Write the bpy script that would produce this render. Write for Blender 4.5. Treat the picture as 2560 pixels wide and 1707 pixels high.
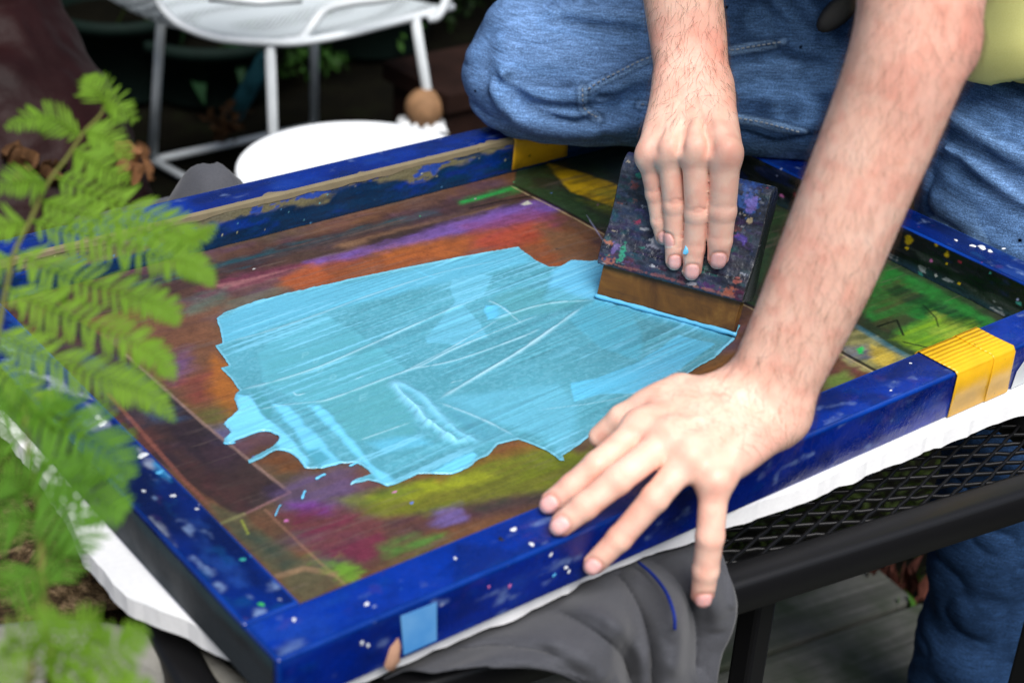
import bpy, bmesh, math, random
import numpy as np
from mathutils import Matrix, Vector
random.seed(7); RNG = np.random.default_rng(7)
for o in list(bpy.data.objects): bpy.data.objects.remove(o)
SC = bpy.context.scene; COL = SC.collection

# ------------------------------------------------------------------ camera
FPX, CX, CY = 4042.3535, 1280.0, 853.5          # focal length in pixels of a 2560 x 1707 frame
TOP = 0.79                                      # height of the printing frame's upper face
CAM = np.array([-0.44718, -0.75165, TOP + 0.69])
RM = np.array([[0.79021949, -0.25957339, 0.55513495], [-0.61043728, -0.41327856, 0.67569754],
               [0.05403227, -0.87282443, -0.48503404]])   # columns: right, down, forward
cd = bpy.data.cameras.new('camera'); cam = bpy.data.objects.new('camera', cd); COL.objects.link(cam)
cd.sensor_width = 36.0; cd.lens = 36.0 * FPX / 2560.0; cd.clip_start = 0.05; cd.clip_end = 200.0
m3 = Matrix([[RM[i, 0], -RM[i, 1], -RM[i, 2]] for i in range(3)])
cam.matrix_world = Matrix.Translation(Vector(CAM)) @ m3.to_4x4()
cd.dof.use_dof = True; cd.dof.focus_distance = 1.52; cd.dof.aperture_fstop = 5.2; cd.dof.aperture_blades = 0
SC.camera = cam
# ------------------------------------------------------------------ sky and sun
SUN_DIR = Vector((-0.22, -0.50, 0.84)).normalized()
world = bpy.data.worlds.new('World'); SC.world = world; world.use_nodes = True
wn = world.node_tree.nodes; wl = world.node_tree.links
sky = wn.new('ShaderNodeTexSky'); sky.sky_type = 'NISHITA'; sky.sun_disc = False
sky.sun_elevation = math.asin(SUN_DIR.z); sky.sun_rotation = math.atan2(SUN_DIR.x, SUN_DIR.y)
sky.air_density = 1.0; sky.dust_density = 2.5; sky.ozone_density = 1.0
wn['Background'].inputs['Strength'].default_value = 0.055
wl.new(sky.outputs['Color'], wn['Background'].inputs['Color'])
sd = bpy.data.lights.new('sun', 'SUN'); sun = bpy.data.objects.new('sun', sd); COL.objects.link(sun)
sd.energy = 3.3; sd.angle = math.radians(36); sd.color = (1.0, 0.975, 0.95)
sun.rotation_euler = (-SUN_DIR).to_track_quat('-Z', 'Y').to_euler(); sun.location = (0, 0, 6)
vs = SC.view_settings; vs.view_transform = 'Standard'; vs.look = 'None'; vs.gamma = 1.0; vs.exposure = 0.66
vs.use_curve_mapping = False
SC.cycles.use_denoising = True
SC.cycles.max_bounces = 8

# ------------------------------------------------------------------ measuring helpers
K = 2560 / 2352.0
def ray(px, py): return RM @ np.array([(px - CX) / FPX, (py - CY) / FPX, 1.0])
def U(px, py, z): r = ray(px, py); return CAM + r * ((z - CAM[2]) / r[2])     # where a sight line meets a level plane
def D(px, py, d): return CAM + ray(px, py) * d                               # a point at a given distance
def u(x, y, z): return U(x * K, y * K, z)
def d_(x, y, d): return D(x * K, y * K, d)
def PX(w):
    c = RM.T @ (np.asarray(w, float) - CAM); return np.array([CX + FPX * c[0] / c[2], CY + FPX * c[1] / c[2], c[2]])

# ------------------------------------------------------------------ object helpers
def lin(r, g, b):
    f = lambda c: c / 12.92 if c <= 0.04045 else ((c + 0.055) / 1.055) ** 2.4
    return np.array([f(r / 255), f(g / 255), f(b / 255)])
def link(o, parent=None):
    COL.objects.link(o)
    if parent is not None: o.parent = parent
    return o
def tag(o, label=None, cat=None, group=None, kind=None):
    if label: o['label'] = label
    if cat: o['category'] = cat
    if group: o['group'] = group
    if kind: o['kind'] = kind
    return o
def thing(name, label, cat, loc=(0, 0, 0), group=None):
    o = bpy.data.objects.new(name, None); o.location = loc; o.empty_display_size = 0.05; link(o)
    return tag(o, label, cat, group)
def mk(name, V, F, mat=None, parent=None, smooth=True, col=None, world=True):
    """one mesh object from vertex and face lists (vertices in world space)"""
    V = np.asarray(V, dtype=np.float64).reshape(-1, 3)
    if parent is not None and world:
        off = np.zeros(3); p = parent
        while p is not None: off += np.array(p.location); p = p.parent
        V = V - off
    me = bpy.data.meshes.new(name)
    if isinstance(F, np.ndarray) and F.ndim == 2:
        nf, k = F.shape
        me.vertices.add(len(V)); me.vertices.foreach_set('co', V.astype(np.float32).ravel())
        me.loops.add(nf * k); me.loops.foreach_set('vertex_index', F.astype(np.int32).ravel())
        me.polygons.add(nf); me.polygons.foreach_set('loop_start', np.arange(0, nf * k, k, dtype=np.int32))
        me.update(calc_edges=True); me.validate()
    else:
        me.from_pydata([tuple(v) for v in V], [], [tuple(int(i) for i in f) for f in F]); me.update()
    if smooth and len(me.polygons): me.polygons.foreach_set('use_smooth', np.ones(len(me.polygons), dtype=bool))
    if col is not None:
        c = np.ones((len(V), 4), dtype=np.float32); c[:, :3] = col
        a = me.color_attributes.new('Col', 'FLOAT_COLOR', 'POINT'); a.data.foreach_set('color', c.ravel())
    if mat: me.materials.append(mat)
    return link(bpy.data.objects.new(name, me), parent)
class MB:
    """collects vertices and faces"""
    def __init__(s): s.V = []; s.F = []; s.n = 0
    def add(s, V, F):
        V = np.asarray(V, float).reshape(-1, 3); s.V.append(V); s.F += [tuple(int(i) + s.n for i in f) for f in F]; s.n += len(V); return s
    def tube(s, pts, r, n=8, cap=True, flat=None):
        pts = np.asarray(pts, float); m = len(pts); r = np.broadcast_to(np.asarray(r, float), (m,))
        tg = np.gradient(pts, axis=0); tg /= np.linalg.norm(tg, axis=1)[:, None] + 1e-12
        up = np.array([0, 0, 1.0]) if abs(tg[0, 2]) < 0.9 else np.array([1.0, 0, 0])
        V = []
        for i in range(m):
            a = np.cross(tg[i], up); a /= np.linalg.norm(a) + 1e-12; b = np.cross(a, tg[i]); up = b
            for j in range(n):
                t = 2 * math.pi * (j + .5) / n
                V.append(pts[i] + r[i] * (math.cos(t) * a + math.sin(t) * b * (flat or 1)))
        F = [(i * n + j, i * n + (j + 1) % n, (i + 1) * n + (j + 1) % n, (i + 1) * n + j) for i in range(m - 1) for j in range(n)]
        if cap: F += [tuple(range(n))[::-1], tuple((m - 1) * n + j for j in range(n))]
        return s.add(V, F)
    def box(s, lo, hi):
        x0, y0, z0 = lo; x1, y1, z1 = hi
        V = [(x, y, z) for x in (x0, x1) for y in (y0, y1) for z in (z0, z1)]
        return s.add(V, [(0, 1, 3, 2), (4, 6, 7, 5), (0, 4, 5, 1), (2, 3, 7, 6), (0, 2, 6, 4), (1, 5, 7, 3)])
    def prism(s, poly, z0, z1):
        n = len(poly)
        V = [(p[0], p[1], z0) for p in poly] + [(p[0], p[1], z1) for p in poly]
        F = [tuple(range(n))[::-1], tuple(range(n, 2 * n))] + [(i, (i + 1) % n, n + (i + 1) % n, n + i) for i in range(n)]
        return s.add(V, F)
    def lathe(s, prof, c=(0, 0, 0), n=40):
        V = [(c[0] + r * math.cos(2 * math.pi * j / n), c[1] + r * math.sin(2 * math.pi * j / n), c[2] + z) for r, z in prof for j in range(n)]
        m = len(prof)
        return s.add(V, [(i * n + j, i * n + (j + 1) % n, (i + 1) * n + (j + 1) % n, (i + 1) * n + j) for i in range(m - 1) for j in range(n)])
    def grid(s, G):
        G = np.asarray(G, float); a, b = G.shape[:2]
        return s.add(G.reshape(-1, 3), [(i * b + j, i * b + j + 1, (i + 1) * b + j + 1, (i + 1) * b + j) for i in range(a - 1) for j in range(b - 1)])
    def build(s, name, mat, parent=None, smooth=True, col=None):
        return mk(name, np.concatenate(s.V), s.F, mat, parent, smooth, col)
def bevel(o, w, seg=2):
    b = o.modifiers.new('bevel', 'BEVEL'); b.width = w; b.segments = seg; b.limit_method = 'ANGLE'; b.angle_limit = math.radians(35)
    return o
def spline(pts, n):
    """smooth curve through points"""
    P = np.asarray(pts, float); m = len(P)
    if m == 2: return P[0] + (P[1] - P[0]) * np.linspace(0, 1, n)[:, None]
    Q = np.vstack([2 * P[0] - P[1], P, 2 * P[-1] - P[-2]]); t = np.linspace(0, m - 1 - 1e-9, n); i = t.astype(int); f = (t - i)[:, None]
    a, b, c, d = Q[i], Q[i + 1], Q[i + 2], Q[i + 3]
    return .5 * (2 * b + (c - a) * f + (2 * a - 5 * b + 4 * c - d) * f ** 2 + (3 * b - a - 3 * c + d) * f ** 3)
# ------------------------------------------------------------------ noise
def _h(ix, iy, iz, s):
    n = (ix * 374761393 + iy * 668265263 + iz * 1274126177 + s * 144269504) & 0xffffffff
    n = ((n ^ (n >> 13)) * 1274126177) & 0xffffffff
    return ((n ^ (n >> 16)) & 0xffff) / 65535.0
def noise3(p, s=0):
    p = np.asarray(p, float); i = np.floor(p).astype(np.int64); f = p - i; f = f * f * (3 - 2 * f); r = 0
    for dx in (0, 1):
        for dy in (0, 1):
            for dz in (0, 1):
                w = (f[:, 0] if dx else 1 - f[:, 0]) * (f[:, 1] if dy else 1 - f[:, 1]) * (f[:, 2] if dz else 1 - f[:, 2])
                r = r + w * _h(i[:, 0] + dx, i[:, 1] + dy, i[:, 2] + dz, s)
    return r
def noise2(x, y, s=0):
    x = np.asarray(x, float); y = np.asarray(y, float); ix = np.floor(x).astype(np.int64); iy = np.floor(y).astype(np.int64)
    fx = x - ix; fy = y - iy; fx = fx * fx * (3 - 2 * fx); fy = fy * fy * (3 - 2 * fy); z = np.zeros_like(ix)
    return ((_h(ix, iy, z, s) * (1 - fx) + _h(ix + 1, iy, z, s) * fx) * (1 - fy) + (_h(ix, iy + 1, z, s) * (1 - fx) + _h(ix + 1, iy + 1, z, s) * fx) * fy)
def fbm2(x, y, s=0, o=4):
    r = 0; a = .5; t = 0
    for k in range(o): r = r + a * noise2(x * 2 ** k, y * 2 ** k, s + k); t += a; a *= .5
    return r / t
def polysd(x, y, poly):
    """signed distance to a polygon, negative inside"""
    P = np.asarray(poly, float); d = np.full(x.shape, 1e9); ins = np.zeros(x.shape, bool); n = len(P)
    for i in range(n):
        ax, ay = P[i]; bx, by = P[(i + 1) % n]; ex, ey = bx - ax, by - ay; L = ex * ex + ey * ey + 1e-18
        t = np.clip(((x - ax) * ex + (y - ay) * ey) / L, 0, 1)
        d = np.minimum(d, (x - ax - t * ex) ** 2 + (y - ay - t * ey) ** 2)
        c = ((ay > y) != (by > y)) & (x < ex * (y - ay) / (ey if abs(ey) > 1e-12 else 1e-12) + ax); ins ^= c
    return np.where(ins, -1, 1) * np.sqrt(d)
def linedist(x, y, pts):
    P = np.asarray(pts, float); d = np.full(x.shape, 1e9); tt = np.zeros(x.shape); n = len(P) - 1
    for i in range(n):
        ax, ay = P[i]; ex, ey = P[i + 1] - P[i]; t = np.clip(((x - ax) * ex + (y - ay) * ey) / (ex * ex + ey * ey + 1e-18), 0, 1)
        q = (x - ax - t * ex) ** 2 + (y - ay - t * ey) ** 2; w = q < d; d = np.where(w, q, d); tt = np.where(w, (i + t) / n, tt)
    return np.sqrt(d), tt
sstep = lambda a, b, x: (lambda t: t * t * (3 - 2 * t))(np.clip((x - a) / (b - a), 0, 1))

# ------------------------------------------------------------------ materials
class NT:
    def __init__(s, name):
        s.m = bpy.data.materials.new(name); s.m.use_nodes = True; s.t = s.m.node_tree; s.n = s.t.nodes; s.l = s.t.links
        s.b = s.n['Principled BSDF']; s.co = s.n.new('ShaderNodeTexCoord')
    def new(s, k, **kw):
        n = s.n.new(k)
        for a, v in kw.items(): setattr(n, a, v)
        return n
    def setin(s, sock, v):
        if hasattr(v, 'links') or isinstance(v, bpy.types.NodeSocket): s.l.new(v, sock)
        elif isinstance(v, (tuple, list, np.ndarray)):
            v = [float(c) for c in v]; sock.default_value = v + [1.0] if len(v) == 3 and sock.type == 'RGBA' else v
        else: sock.default_value = v
    def P(s, **kw):
        for a, v in kw.items(): s.setin(s.b.inputs[{'base': 'Base Color', 'rough': 'Roughness', 'metal': 'Metallic', 'spec': 'Specular IOR Level', 'coat': 'Coat Weight', 'coatr': 'Coat Roughness', 'sss': 'Subsurface Weight', 'sssr': 'Subsurface Radius', 'ssss': 'Subsurface Scale', 'sheen': 'Sheen Weight', 'trans': 'Transmission Weight', 'alpha': 'Alpha', 'normal': 'Normal'}[a]], v)
        return s
    def map(s, scale=(1, 1, 1), rot=(0, 0, 0), src='Object'):
        m = s.new('ShaderNodeMapping'); s.l.new(s.co.outputs[src], m.inputs['Vector']); m.inputs['Scale'].default_value = scale; m.inputs['Rotation'].default_value = rot; return m.outputs[0]
    def noise(s, scale, detail=4, rough=.55, vec=None, dist=0.0, out='Fac'):
        n = s.new('ShaderNodeTexNoise'); n.inputs['Scale'].default_value = scale; n.inputs['Detail'].default_value = detail; n.inputs['Roughness'].default_value = rough; n.inputs['Distortion'].default_value = dist
        s.l.new(vec or s.co.outputs['Object'], n.inputs['Vector']); return n.outputs[out]
    def voro(s, scale, feature='F1', vec=None, out='Distance', rand=1.0):
        n = s.new('ShaderNodeTexVoronoi', feature=feature); n.inputs['Scale'].default_value = scale; n.inputs['Randomness'].default_value = rand
        s.l.new(vec or s.co.outputs['Object'], n.inputs['Vector']); return n.outputs[out]
    def ramp(s, x, stops, interp='LINEAR'):
        r = s.new('ShaderNodeValToRGB'); r.color_ramp.interpolation = interp; e = r.color_ramp.elements
        while len(e) < len(stops): e.new(.5)
        for k, (p, c) in enumerate(stops):
            e[k].position = p; c = [c] * 3 if not hasattr(c, '__len__') else list(c); e[k].color = [float(v) for v in c[:3]] + [1.0]
        s.l.new(x, r.inputs[0]); return r.outputs[0]
    def mix(s, f, a, b, mode='MIX'):
        m = s.new('ShaderNodeMix', data_type='RGBA', blend_type=mode)
        s.setin(m.inputs[0], f); s.setin(m.inputs[6], a); s.setin(m.inputs[7], b); return m.outputs[2]
    def math(s, op, a, b=0.0):
        m = s.new('ShaderNodeMath', operation=op); s.setin(m.inputs[0], a); s.setin(m.inputs[1], b); return m.outputs[0]
    def attr(s, n='Col', out='Color'):
        a = s.new('ShaderNodeAttribute'); a.attribute_name = n; return a.outputs[out]
    def bump(s, h, strength=.3, dist=.001, normal=None):
        b = s.new('ShaderNodeBump'); b.inputs['Strength'].default_value = strength; b.inputs['Distance'].default_value = dist; s.l.new(h, b.inputs['Height'])
        if normal: s.l.new(normal, b.inputs['Normal'])
        s.l.new(b.outputs[0], s.b.inputs['Normal']); return b.outputs[0]
def plain(name, rgb, rough=.5, var=.15, scale=30, bump=0.0, metal=0.0, coat=0.0, bscale=None):
    t = NT(name); c = np.array(rgb, float)
    col = t.ramp(t.noise(scale), [(.3, c * (1 - var)), (.7, np.minimum(c * (1 + var), 1))])
    t.P(base=col, rough=rough, metal=metal, coat=coat, spec=.12 if rough >= .6 else .4)
    if bump: t.bump(t.noise(bscale or scale * 4, 3), bump)
    return t.m

# ------------------------------------------------------------------ signed-distance modelling (one continuous skin)
def smin(a, b, k):
    h = np.clip(.5 + .5 * (b - a) / k, 0, 1); return b + (a - b) * h - k * h * (1 - h)
def rcone(p, c):
    a, b, ra, rb = c; ab = b - a; q = p - a; t = np.clip((q @ ab) / (ab @ ab + 1e-15), 0, 1); q -= t[:, None] * ab
    return np.sqrt(np.einsum('ij,ij->i', q, q)) - (ra + (rb - ra) * t)
def pdist(p, pts):
    d = None
    for i in range(len(pts) - 1):
        x = rcone(p, (pts[i], pts[i + 1], 0., 0.)); d = x if d is None else np.minimum(d, x)
    return d
class Body:
    """round cones blended into one surface; branches (fingers) blend with the core but not with each other"""
    def __init__(s, k=.012, kb=.006, kf=.003): s.core = []; s.tubes = []; s.br = []; s.marks = []; s.k = k; s.kb = kb; s.kf = kf; s.extra = None
    def cone(s, a, b, ra, rb): s.core.append((np.asarray(a, float), np.asarray(b, float), ra, rb)); return s
    def tube(s, pts, rr, n=14):
        P_ = spline(pts, n); R_ = np.interp(np.linspace(0, len(pts) - 1, n), np.arange(len(pts)), rr); R_ = np.convolve(np.pad(R_, 1, 'edge'), [.25, .5, .25], 'valid'); s.tubes.append([(P_[i], P_[i + 1], R_[i], R_[i + 1]) for i in range(n - 1)]); return s
    def chain(s, pts, rr, tgt=None):
        for i in range(len(pts) - 1): (s.core if tgt is None else tgt).append((np.asarray(pts[i], float), np.asarray(pts[i + 1], float), rr[i], rr[i + 1]))
    def branch(s, pts, rr, extra=()):
        b = []; s.chain(pts, rr, b)
        for c, r in extra: b.append((np.asarray(c, float), np.asarray(c, float) + 1e-5, r, r))
        s.br.append(b)
    def mark(s, pts, amp, w): s.marks.append(([np.asarray(q, float) for q in pts], amp, w))
    def __call__(s, p, c=None, R=None):
        sel = lambda L: L if c is None else [q for q in L if rcone(c[None], q)[0] < R + .03 + s.k]
        d = np.full(len(p), 9.)
        for q in sel(s.core): d = smin(d, rcone(p, q), s.k)
        for T_ in s.tubes:
            e = None
            for q in sel(T_):
                x = rcone(p, q); e = x if e is None else np.minimum(e, x)
            if e is not None: d = smin(d, e, s.k)
        out = d
        for b in s.br:
            e = None
            for q in sel(b):
                x = rcone(p, q); e = x if e is None else smin(e, x, s.kf)
            if e is not None: out = np.minimum(out, smin(d, e, s.kb))
        ix = np.flatnonzero(np.abs(out) < .028)
        if len(ix) and (s.marks or s.extra):
            p = p[ix]; o = out[ix]
            for pts, amp, w in s.marks:
                e = None
                for i in range(len(pts) - 1):
                    q = (pts[i], pts[i + 1], 0., 0.)
                    if c is not None and rcone(c[None], q)[0] > R + 3 * abs(w): continue
                    x = rcone(p, q); e = x if e is None else np.minimum(e, x)
                if e is not None: o = o - amp * (np.exp(-(e / w) ** 2) if w > 0 else np.exp(e / w))     # a negative width makes a sharp crease
            if s.extra: o = s.extra(p, o)
            out[ix] = o
        return out
    def hit(s, px, py, d0=.8, d1=3.2):
        """where a sight line from the camera meets the surface"""
        r = ray(px, py); t = d0
        for _ in range(140):
            v = float(s((CAM + r * t)[None])[0])
            if abs(v) < 2e-4 or t > d1: break
            t += max(v * .75, -0.01)
        return CAM + r * t
def sdf_mesh(fn, lo, hi, h, B=22, keep=None):
    lo = np.asarray(lo, float); n = np.ceil((np.asarray(hi, float) - lo) / h).astype(int) + 1; nb = np.ceil(n / B).astype(int)
    ax = np.arange(B + 1); gx, gy, gz = np.meshgrid(ax, ax, ax, indexing='ij'); off = np.stack([gx, gy, gz], -1).reshape(-1, 3)
    N1, N2 = int(n[1] + B + 2), int(n[2] + B + 2); vid = []; vp = []; quads = []
    gid = lambda i, j, k: ((i + 1) * N1 + (j + 1)) * N2 + (k + 1)
    Rb = h * B * .5 * 1.7321; bl = [(i, j, k) for i in range(nb[0]) for j in range(nb[1]) for k in range(nb[2])]
    cen = lo + (np.array(bl) + .5) * B * h; dc = fn(cen)
    for b, c, dd in zip(bl, cen, dc):
        if abs(dd) > Rb * 1.15 + .012: continue
        base = np.array(b) * B; Fv = fn(lo + (off + base) * h, c, Rb).reshape(B + 1, B + 1, B + 1)
        ng = Fv < 0
        if ng.all() or not ng.any(): continue
        cnt = np.zeros((B, B, B)); acc = np.zeros((B, B, B, 3)); idx = np.stack(np.meshgrid(np.arange(B), np.arange(B), np.arange(B), indexing='ij'), -1).astype(float)
        cor = [(x, y, z) for x in (0, 1) for y in (0, 1) for z in (0, 1)]; sl = lambda o: (slice(o[0], o[0] + B), slice(o[1], o[1] + B), slice(o[2], o[2] + B))
        for o in cor:
            for a in range(3):
                if o[a]: continue
                q = list(o); q[a] = 1; f0 = Fv[sl(o)]; f1 = Fv[sl(q)]; x = (f0 < 0) != (f1 < 0); t = np.where(x, f0 / np.where(x, f0 - f1, 1), 0)
                pt = np.zeros((B, B, B, 3)); pt += np.array(o, float); pt[..., a] += t; acc += np.where(x[..., None], pt, 0); cnt += x
        m = cnt > 0; loc = np.argwhere(m); pos = lo + (loc + base + acc[m] / cnt[m][:, None]) * h
        g = loc + base; vid.append(gid(g[:, 0], g[:, 1], g[:, 2])); vp.append(pos)
        for a in range(3):
            s0 = [slice(0, B)] * 3; s1 = [slice(0, B)] * 3; s1[a] = slice(1, B + 1)
            f0 = ng[tuple(s0)]; f1 = ng[tuple(s1)]; e = np.argwhere(f0 != f1)
            if not len(e): continue
            fl = f0[tuple(e.T)]; e = e + base; u_, v_ = [(1, 2), (2, 0), (0, 1)][a]; du = np.zeros(3, int); dv = np.zeros(3, int); du[u_] = 1; dv[v_] = 1
            q = [gid(*(e - x).T) for x in (du + dv, dv, du * 0, du)]; Q = np.stack(q, 1); Q = np.where(fl[:, None], Q, Q[:, ::-1]); quads.append(Q)
    vid = np.concatenate(vid); vp = np.concatenate(vp); Q = np.concatenate(quads)
    order = np.argsort(vid); sv = vid[order]; ix = np.searchsorted(sv, Q.ravel()); ix = np.clip(ix, 0, len(sv) - 1); ok = (sv[ix] == Q.ravel()).reshape(Q.shape).all(1)
    Q = order[ix].reshape(Q.shape)[ok]
    for lam in (.5, -.52, .5, -.52):                       # relax the lattice without shrinking it
        s_ = np.zeros_like(vp); c_ = np.zeros(len(vp))
        for a in range(4):
            i, j = Q[:, a], Q[:, (a + 1) % 4]
            for ii, jj in ((i, j), (j, i)):
                for ch in range(3): s_[:, ch] += np.bincount(ii, vp[jj, ch], len(vp))
                c_ += np.bincount(ii, minlength=len(vp))
        vp = np.where(c_[:, None] > 0, vp + lam * (s_ / np.maximum(c_, 1)[:, None] - vp), vp)
    return vp, Q
# ================================================================== the setting
def gmat():
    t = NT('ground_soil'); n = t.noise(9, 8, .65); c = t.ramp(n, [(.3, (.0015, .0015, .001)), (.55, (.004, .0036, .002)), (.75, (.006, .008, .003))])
    t.P(base=c, rough=.95, spec=.05); t.bump(t.noise(60, 6, .7), .8, .01); return t.m
M_ground = gmat()
b = MB(); g = []
xs = np.concatenate([[-40, -10], np.linspace(-3, 6, 60), [15, 60]]); ys = np.concatenate([[-40, -10], np.linspace(-3, 7, 60), [15, 60]])
XX, YY = np.meshgrid(xs, ys, indexing='ij'); ZZ = (fbm2(XX.ravel() * 3, YY.ravel() * 3, 3).reshape(XX.shape) - .5) * .03 - .02
b.grid(np.stack([XX, YY, ZZ], -1)); tag(b.build('ground', M_ground), kind='structure')

def wood_mat(name, c0, c1):
    t = NT(name); v = t.map((3, 60, 60)); n = t.noise(1.0, 6, .6, v, .6); s = t.noise(14, 4)
    c = t.mix(t.ramp(s, [(.35, 0), (.7, 1)]), t.ramp(n, [(.3, c0), (.7, c1)]), tuple(np.array(c0) * .6 + np.array((.01, .02, .005))))
    t.P(base=c, rough=.85, spec=.1); t.bump(n, .5, .003); return t.m
M_plank = wood_mat('weathered_wood', (.05, .05, .045), (.14, .138, .125))
deck = tag(bpy.data.objects.new('deck', None), kind='structure'); link(deck)
pa, pb = U(1915, 1691, 0)[:2], U(2292, 1557, 0)[:2]; pdir = (pb - pa) / np.linalg.norm(pb - pa); pn = np.array([-pdir[1], pdir[0]])
if pn[1] < 0: pn = -pn
for i in range(7):
    w = .150; o0 = pb + pn * (w + .012) * (1 - i) - pn * w
    L = 1.6 if i else 1.6; end = [.0, .0, .12, .16, .05, .2, .1][i]
    me = MB().box((-L, -w / 2, 0), (0, w / 2, .035)); V = np.concatenate(me.V)
    me_ = bpy.data.meshes.new('plank'); me_.from_pydata([tuple(v) for v in V], [], me.F); me_.materials.append(M_plank)
    o = link(bpy.data.objects.new('plank', me_), deck); c = o0 + pn * w / 2 + pdir * end
    o.location = (c[0], c[1], .0 + .004 * (i % 3)); o.rotation_euler = (0, 0, math.atan2(pdir[1], pdir[0])); bevel(o, .004)

# loose leaves and blades
def leaf_quads(P_, N, size, ratio=.45, fold=.25, up=None, rng=RNG):
    """small folded leaf blades (2 quads each) at points P_, pointing along N"""
    P_ = np.asarray(P_); n = len(P_); a = N / np.linalg.norm(N, axis=1)[:, None]
    r = rng.normal(size=(n, 3)); 
    if up is not None: r = r * .5 + up
    b_ = np.cross(a, r); b_ /= np.linalg.norm(b_, axis=1)[:, None] + 1e-9; c = np.cross(a, b_); s = np.broadcast_to(np.asarray(size, float), (n,))[:, None]
    w = s * ratio * .5
    v0 = P_; v1 = P_ + a * s * .55 + b_ * w + c * w * fold; v2 = P_ + a * s; v3 = P_ + a * s * .55 - b_ * w + c * w * fold; vm = P_ + a * s * .5
    V = np.stack([v0, v1, v2, v3, vm], 1).reshape(-1, 3); k = np.arange(n) * 5
    F = np.concatenate([np.stack([k, k + 1, k + 4], 1), np.stack([k + 1, k + 2, k + 4], 1), np.stack([k + 2, k + 3, k + 4], 1), np.stack([k + 3, k, k + 4], 1)])
    return V, F
def foliage_mat(name, c0, c1, trans=.25, rough=.5, spec=.15):
    t = NT(name); c = t.ramp(t.noise(7, 5), [(.3, c0), (.7, c1)])
    t.P(base=c, rough=rough, spec=spec); tr = t.new('ShaderNodeBsdfTranslucent'); t.l.new(t.mix(.4, c, (.25, .45, .04)), tr.inputs['Color'])
    mx = t.new('ShaderNodeMixShader'); mx.inputs[0].default_value = trans; t.l.new(t.b.outputs[0], mx.inputs[1]); t.l.new(tr.outputs[0], mx.inputs[2])
    t.l.new(mx.outputs[0], t.n['Material Output'].inputs['Surface']); return t.m
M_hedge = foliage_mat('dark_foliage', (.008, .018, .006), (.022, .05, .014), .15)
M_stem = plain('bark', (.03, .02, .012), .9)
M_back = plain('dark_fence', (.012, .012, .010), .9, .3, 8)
def shrub(label, c, rx, ry, rz, n, size, mat, seed, spiky=0.):
    rng = np.random.default_rng(seed); t = thing('shrub', label, 'shrub', (c[0], c[1], 0), 'shrubs behind the chair')
    st = MB(); tips = []
    for i in range(16):
        a = rng.uniform(0, 2 * math.pi); r = rng.uniform(.3, 1); e = np.array([c[0] + rx * r * math.cos(a), c[1] + ry * r * math.sin(a), rz * rng.uniform(.5, 1)])
        p = spline([(c[0], c[1], 0), (c[0] + (e[0] - c[0]) * .4, c[1] + (e[1] - c[1]) * .4, e[2] * .6), e], 8); st.tube(p, np.linspace(.016, .004, 8), 5); tips.append(p)
    tag(st.build('stem', M_stem, t), kind='stuff')
    d = rng.normal(size=(n, 3)); d /= np.linalg.norm(d, axis=1)[:, None]; q = rng.uniform(.35, 1, n) ** .5
    cl = rng.normal(size=(60, 3)) * .0; P_ = d * q[:, None] * np.array([rx, ry, rz * .55]) + np.array([c[0], c[1], rz * .52])
    lump = noise3(P_ * 6, seed); keep = lump > .42; P_ = P_[keep]; d = d[keep]
    N = d * (.6 + spiky) + rng.normal(size=P_.shape) * .6 + np.array([0, 0, -.2])
    V, F = leaf_quads(P_, N, rng.uniform(.6, 1.3, len(P_)) * size, .42, rng=rng)
    tag(mk('foliage', V, F, mat, t, smooth=False), kind='stuff'); return t
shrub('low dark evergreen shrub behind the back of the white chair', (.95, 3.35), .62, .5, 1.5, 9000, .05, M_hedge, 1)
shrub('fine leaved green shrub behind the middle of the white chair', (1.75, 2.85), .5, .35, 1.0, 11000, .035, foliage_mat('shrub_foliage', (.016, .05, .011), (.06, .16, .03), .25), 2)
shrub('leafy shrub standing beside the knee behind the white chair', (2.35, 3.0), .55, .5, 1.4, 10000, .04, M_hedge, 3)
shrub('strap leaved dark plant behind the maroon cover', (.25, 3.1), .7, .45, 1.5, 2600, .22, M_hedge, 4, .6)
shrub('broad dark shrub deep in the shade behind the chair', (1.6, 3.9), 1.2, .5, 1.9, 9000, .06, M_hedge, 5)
fence = thing('garden_fence', 'dark timber garden fence hidden in shade behind the shrubs', 'fence', (1.2, 4.7, 0))
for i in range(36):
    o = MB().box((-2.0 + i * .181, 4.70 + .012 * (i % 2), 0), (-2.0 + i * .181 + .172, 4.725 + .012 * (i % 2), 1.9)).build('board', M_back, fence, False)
for z in (.4, 1.5): MB().box((-2.0, 4.755, z), (4.5, 4.80, z + .08)).build('rail', M_back, fence, False)

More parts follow.
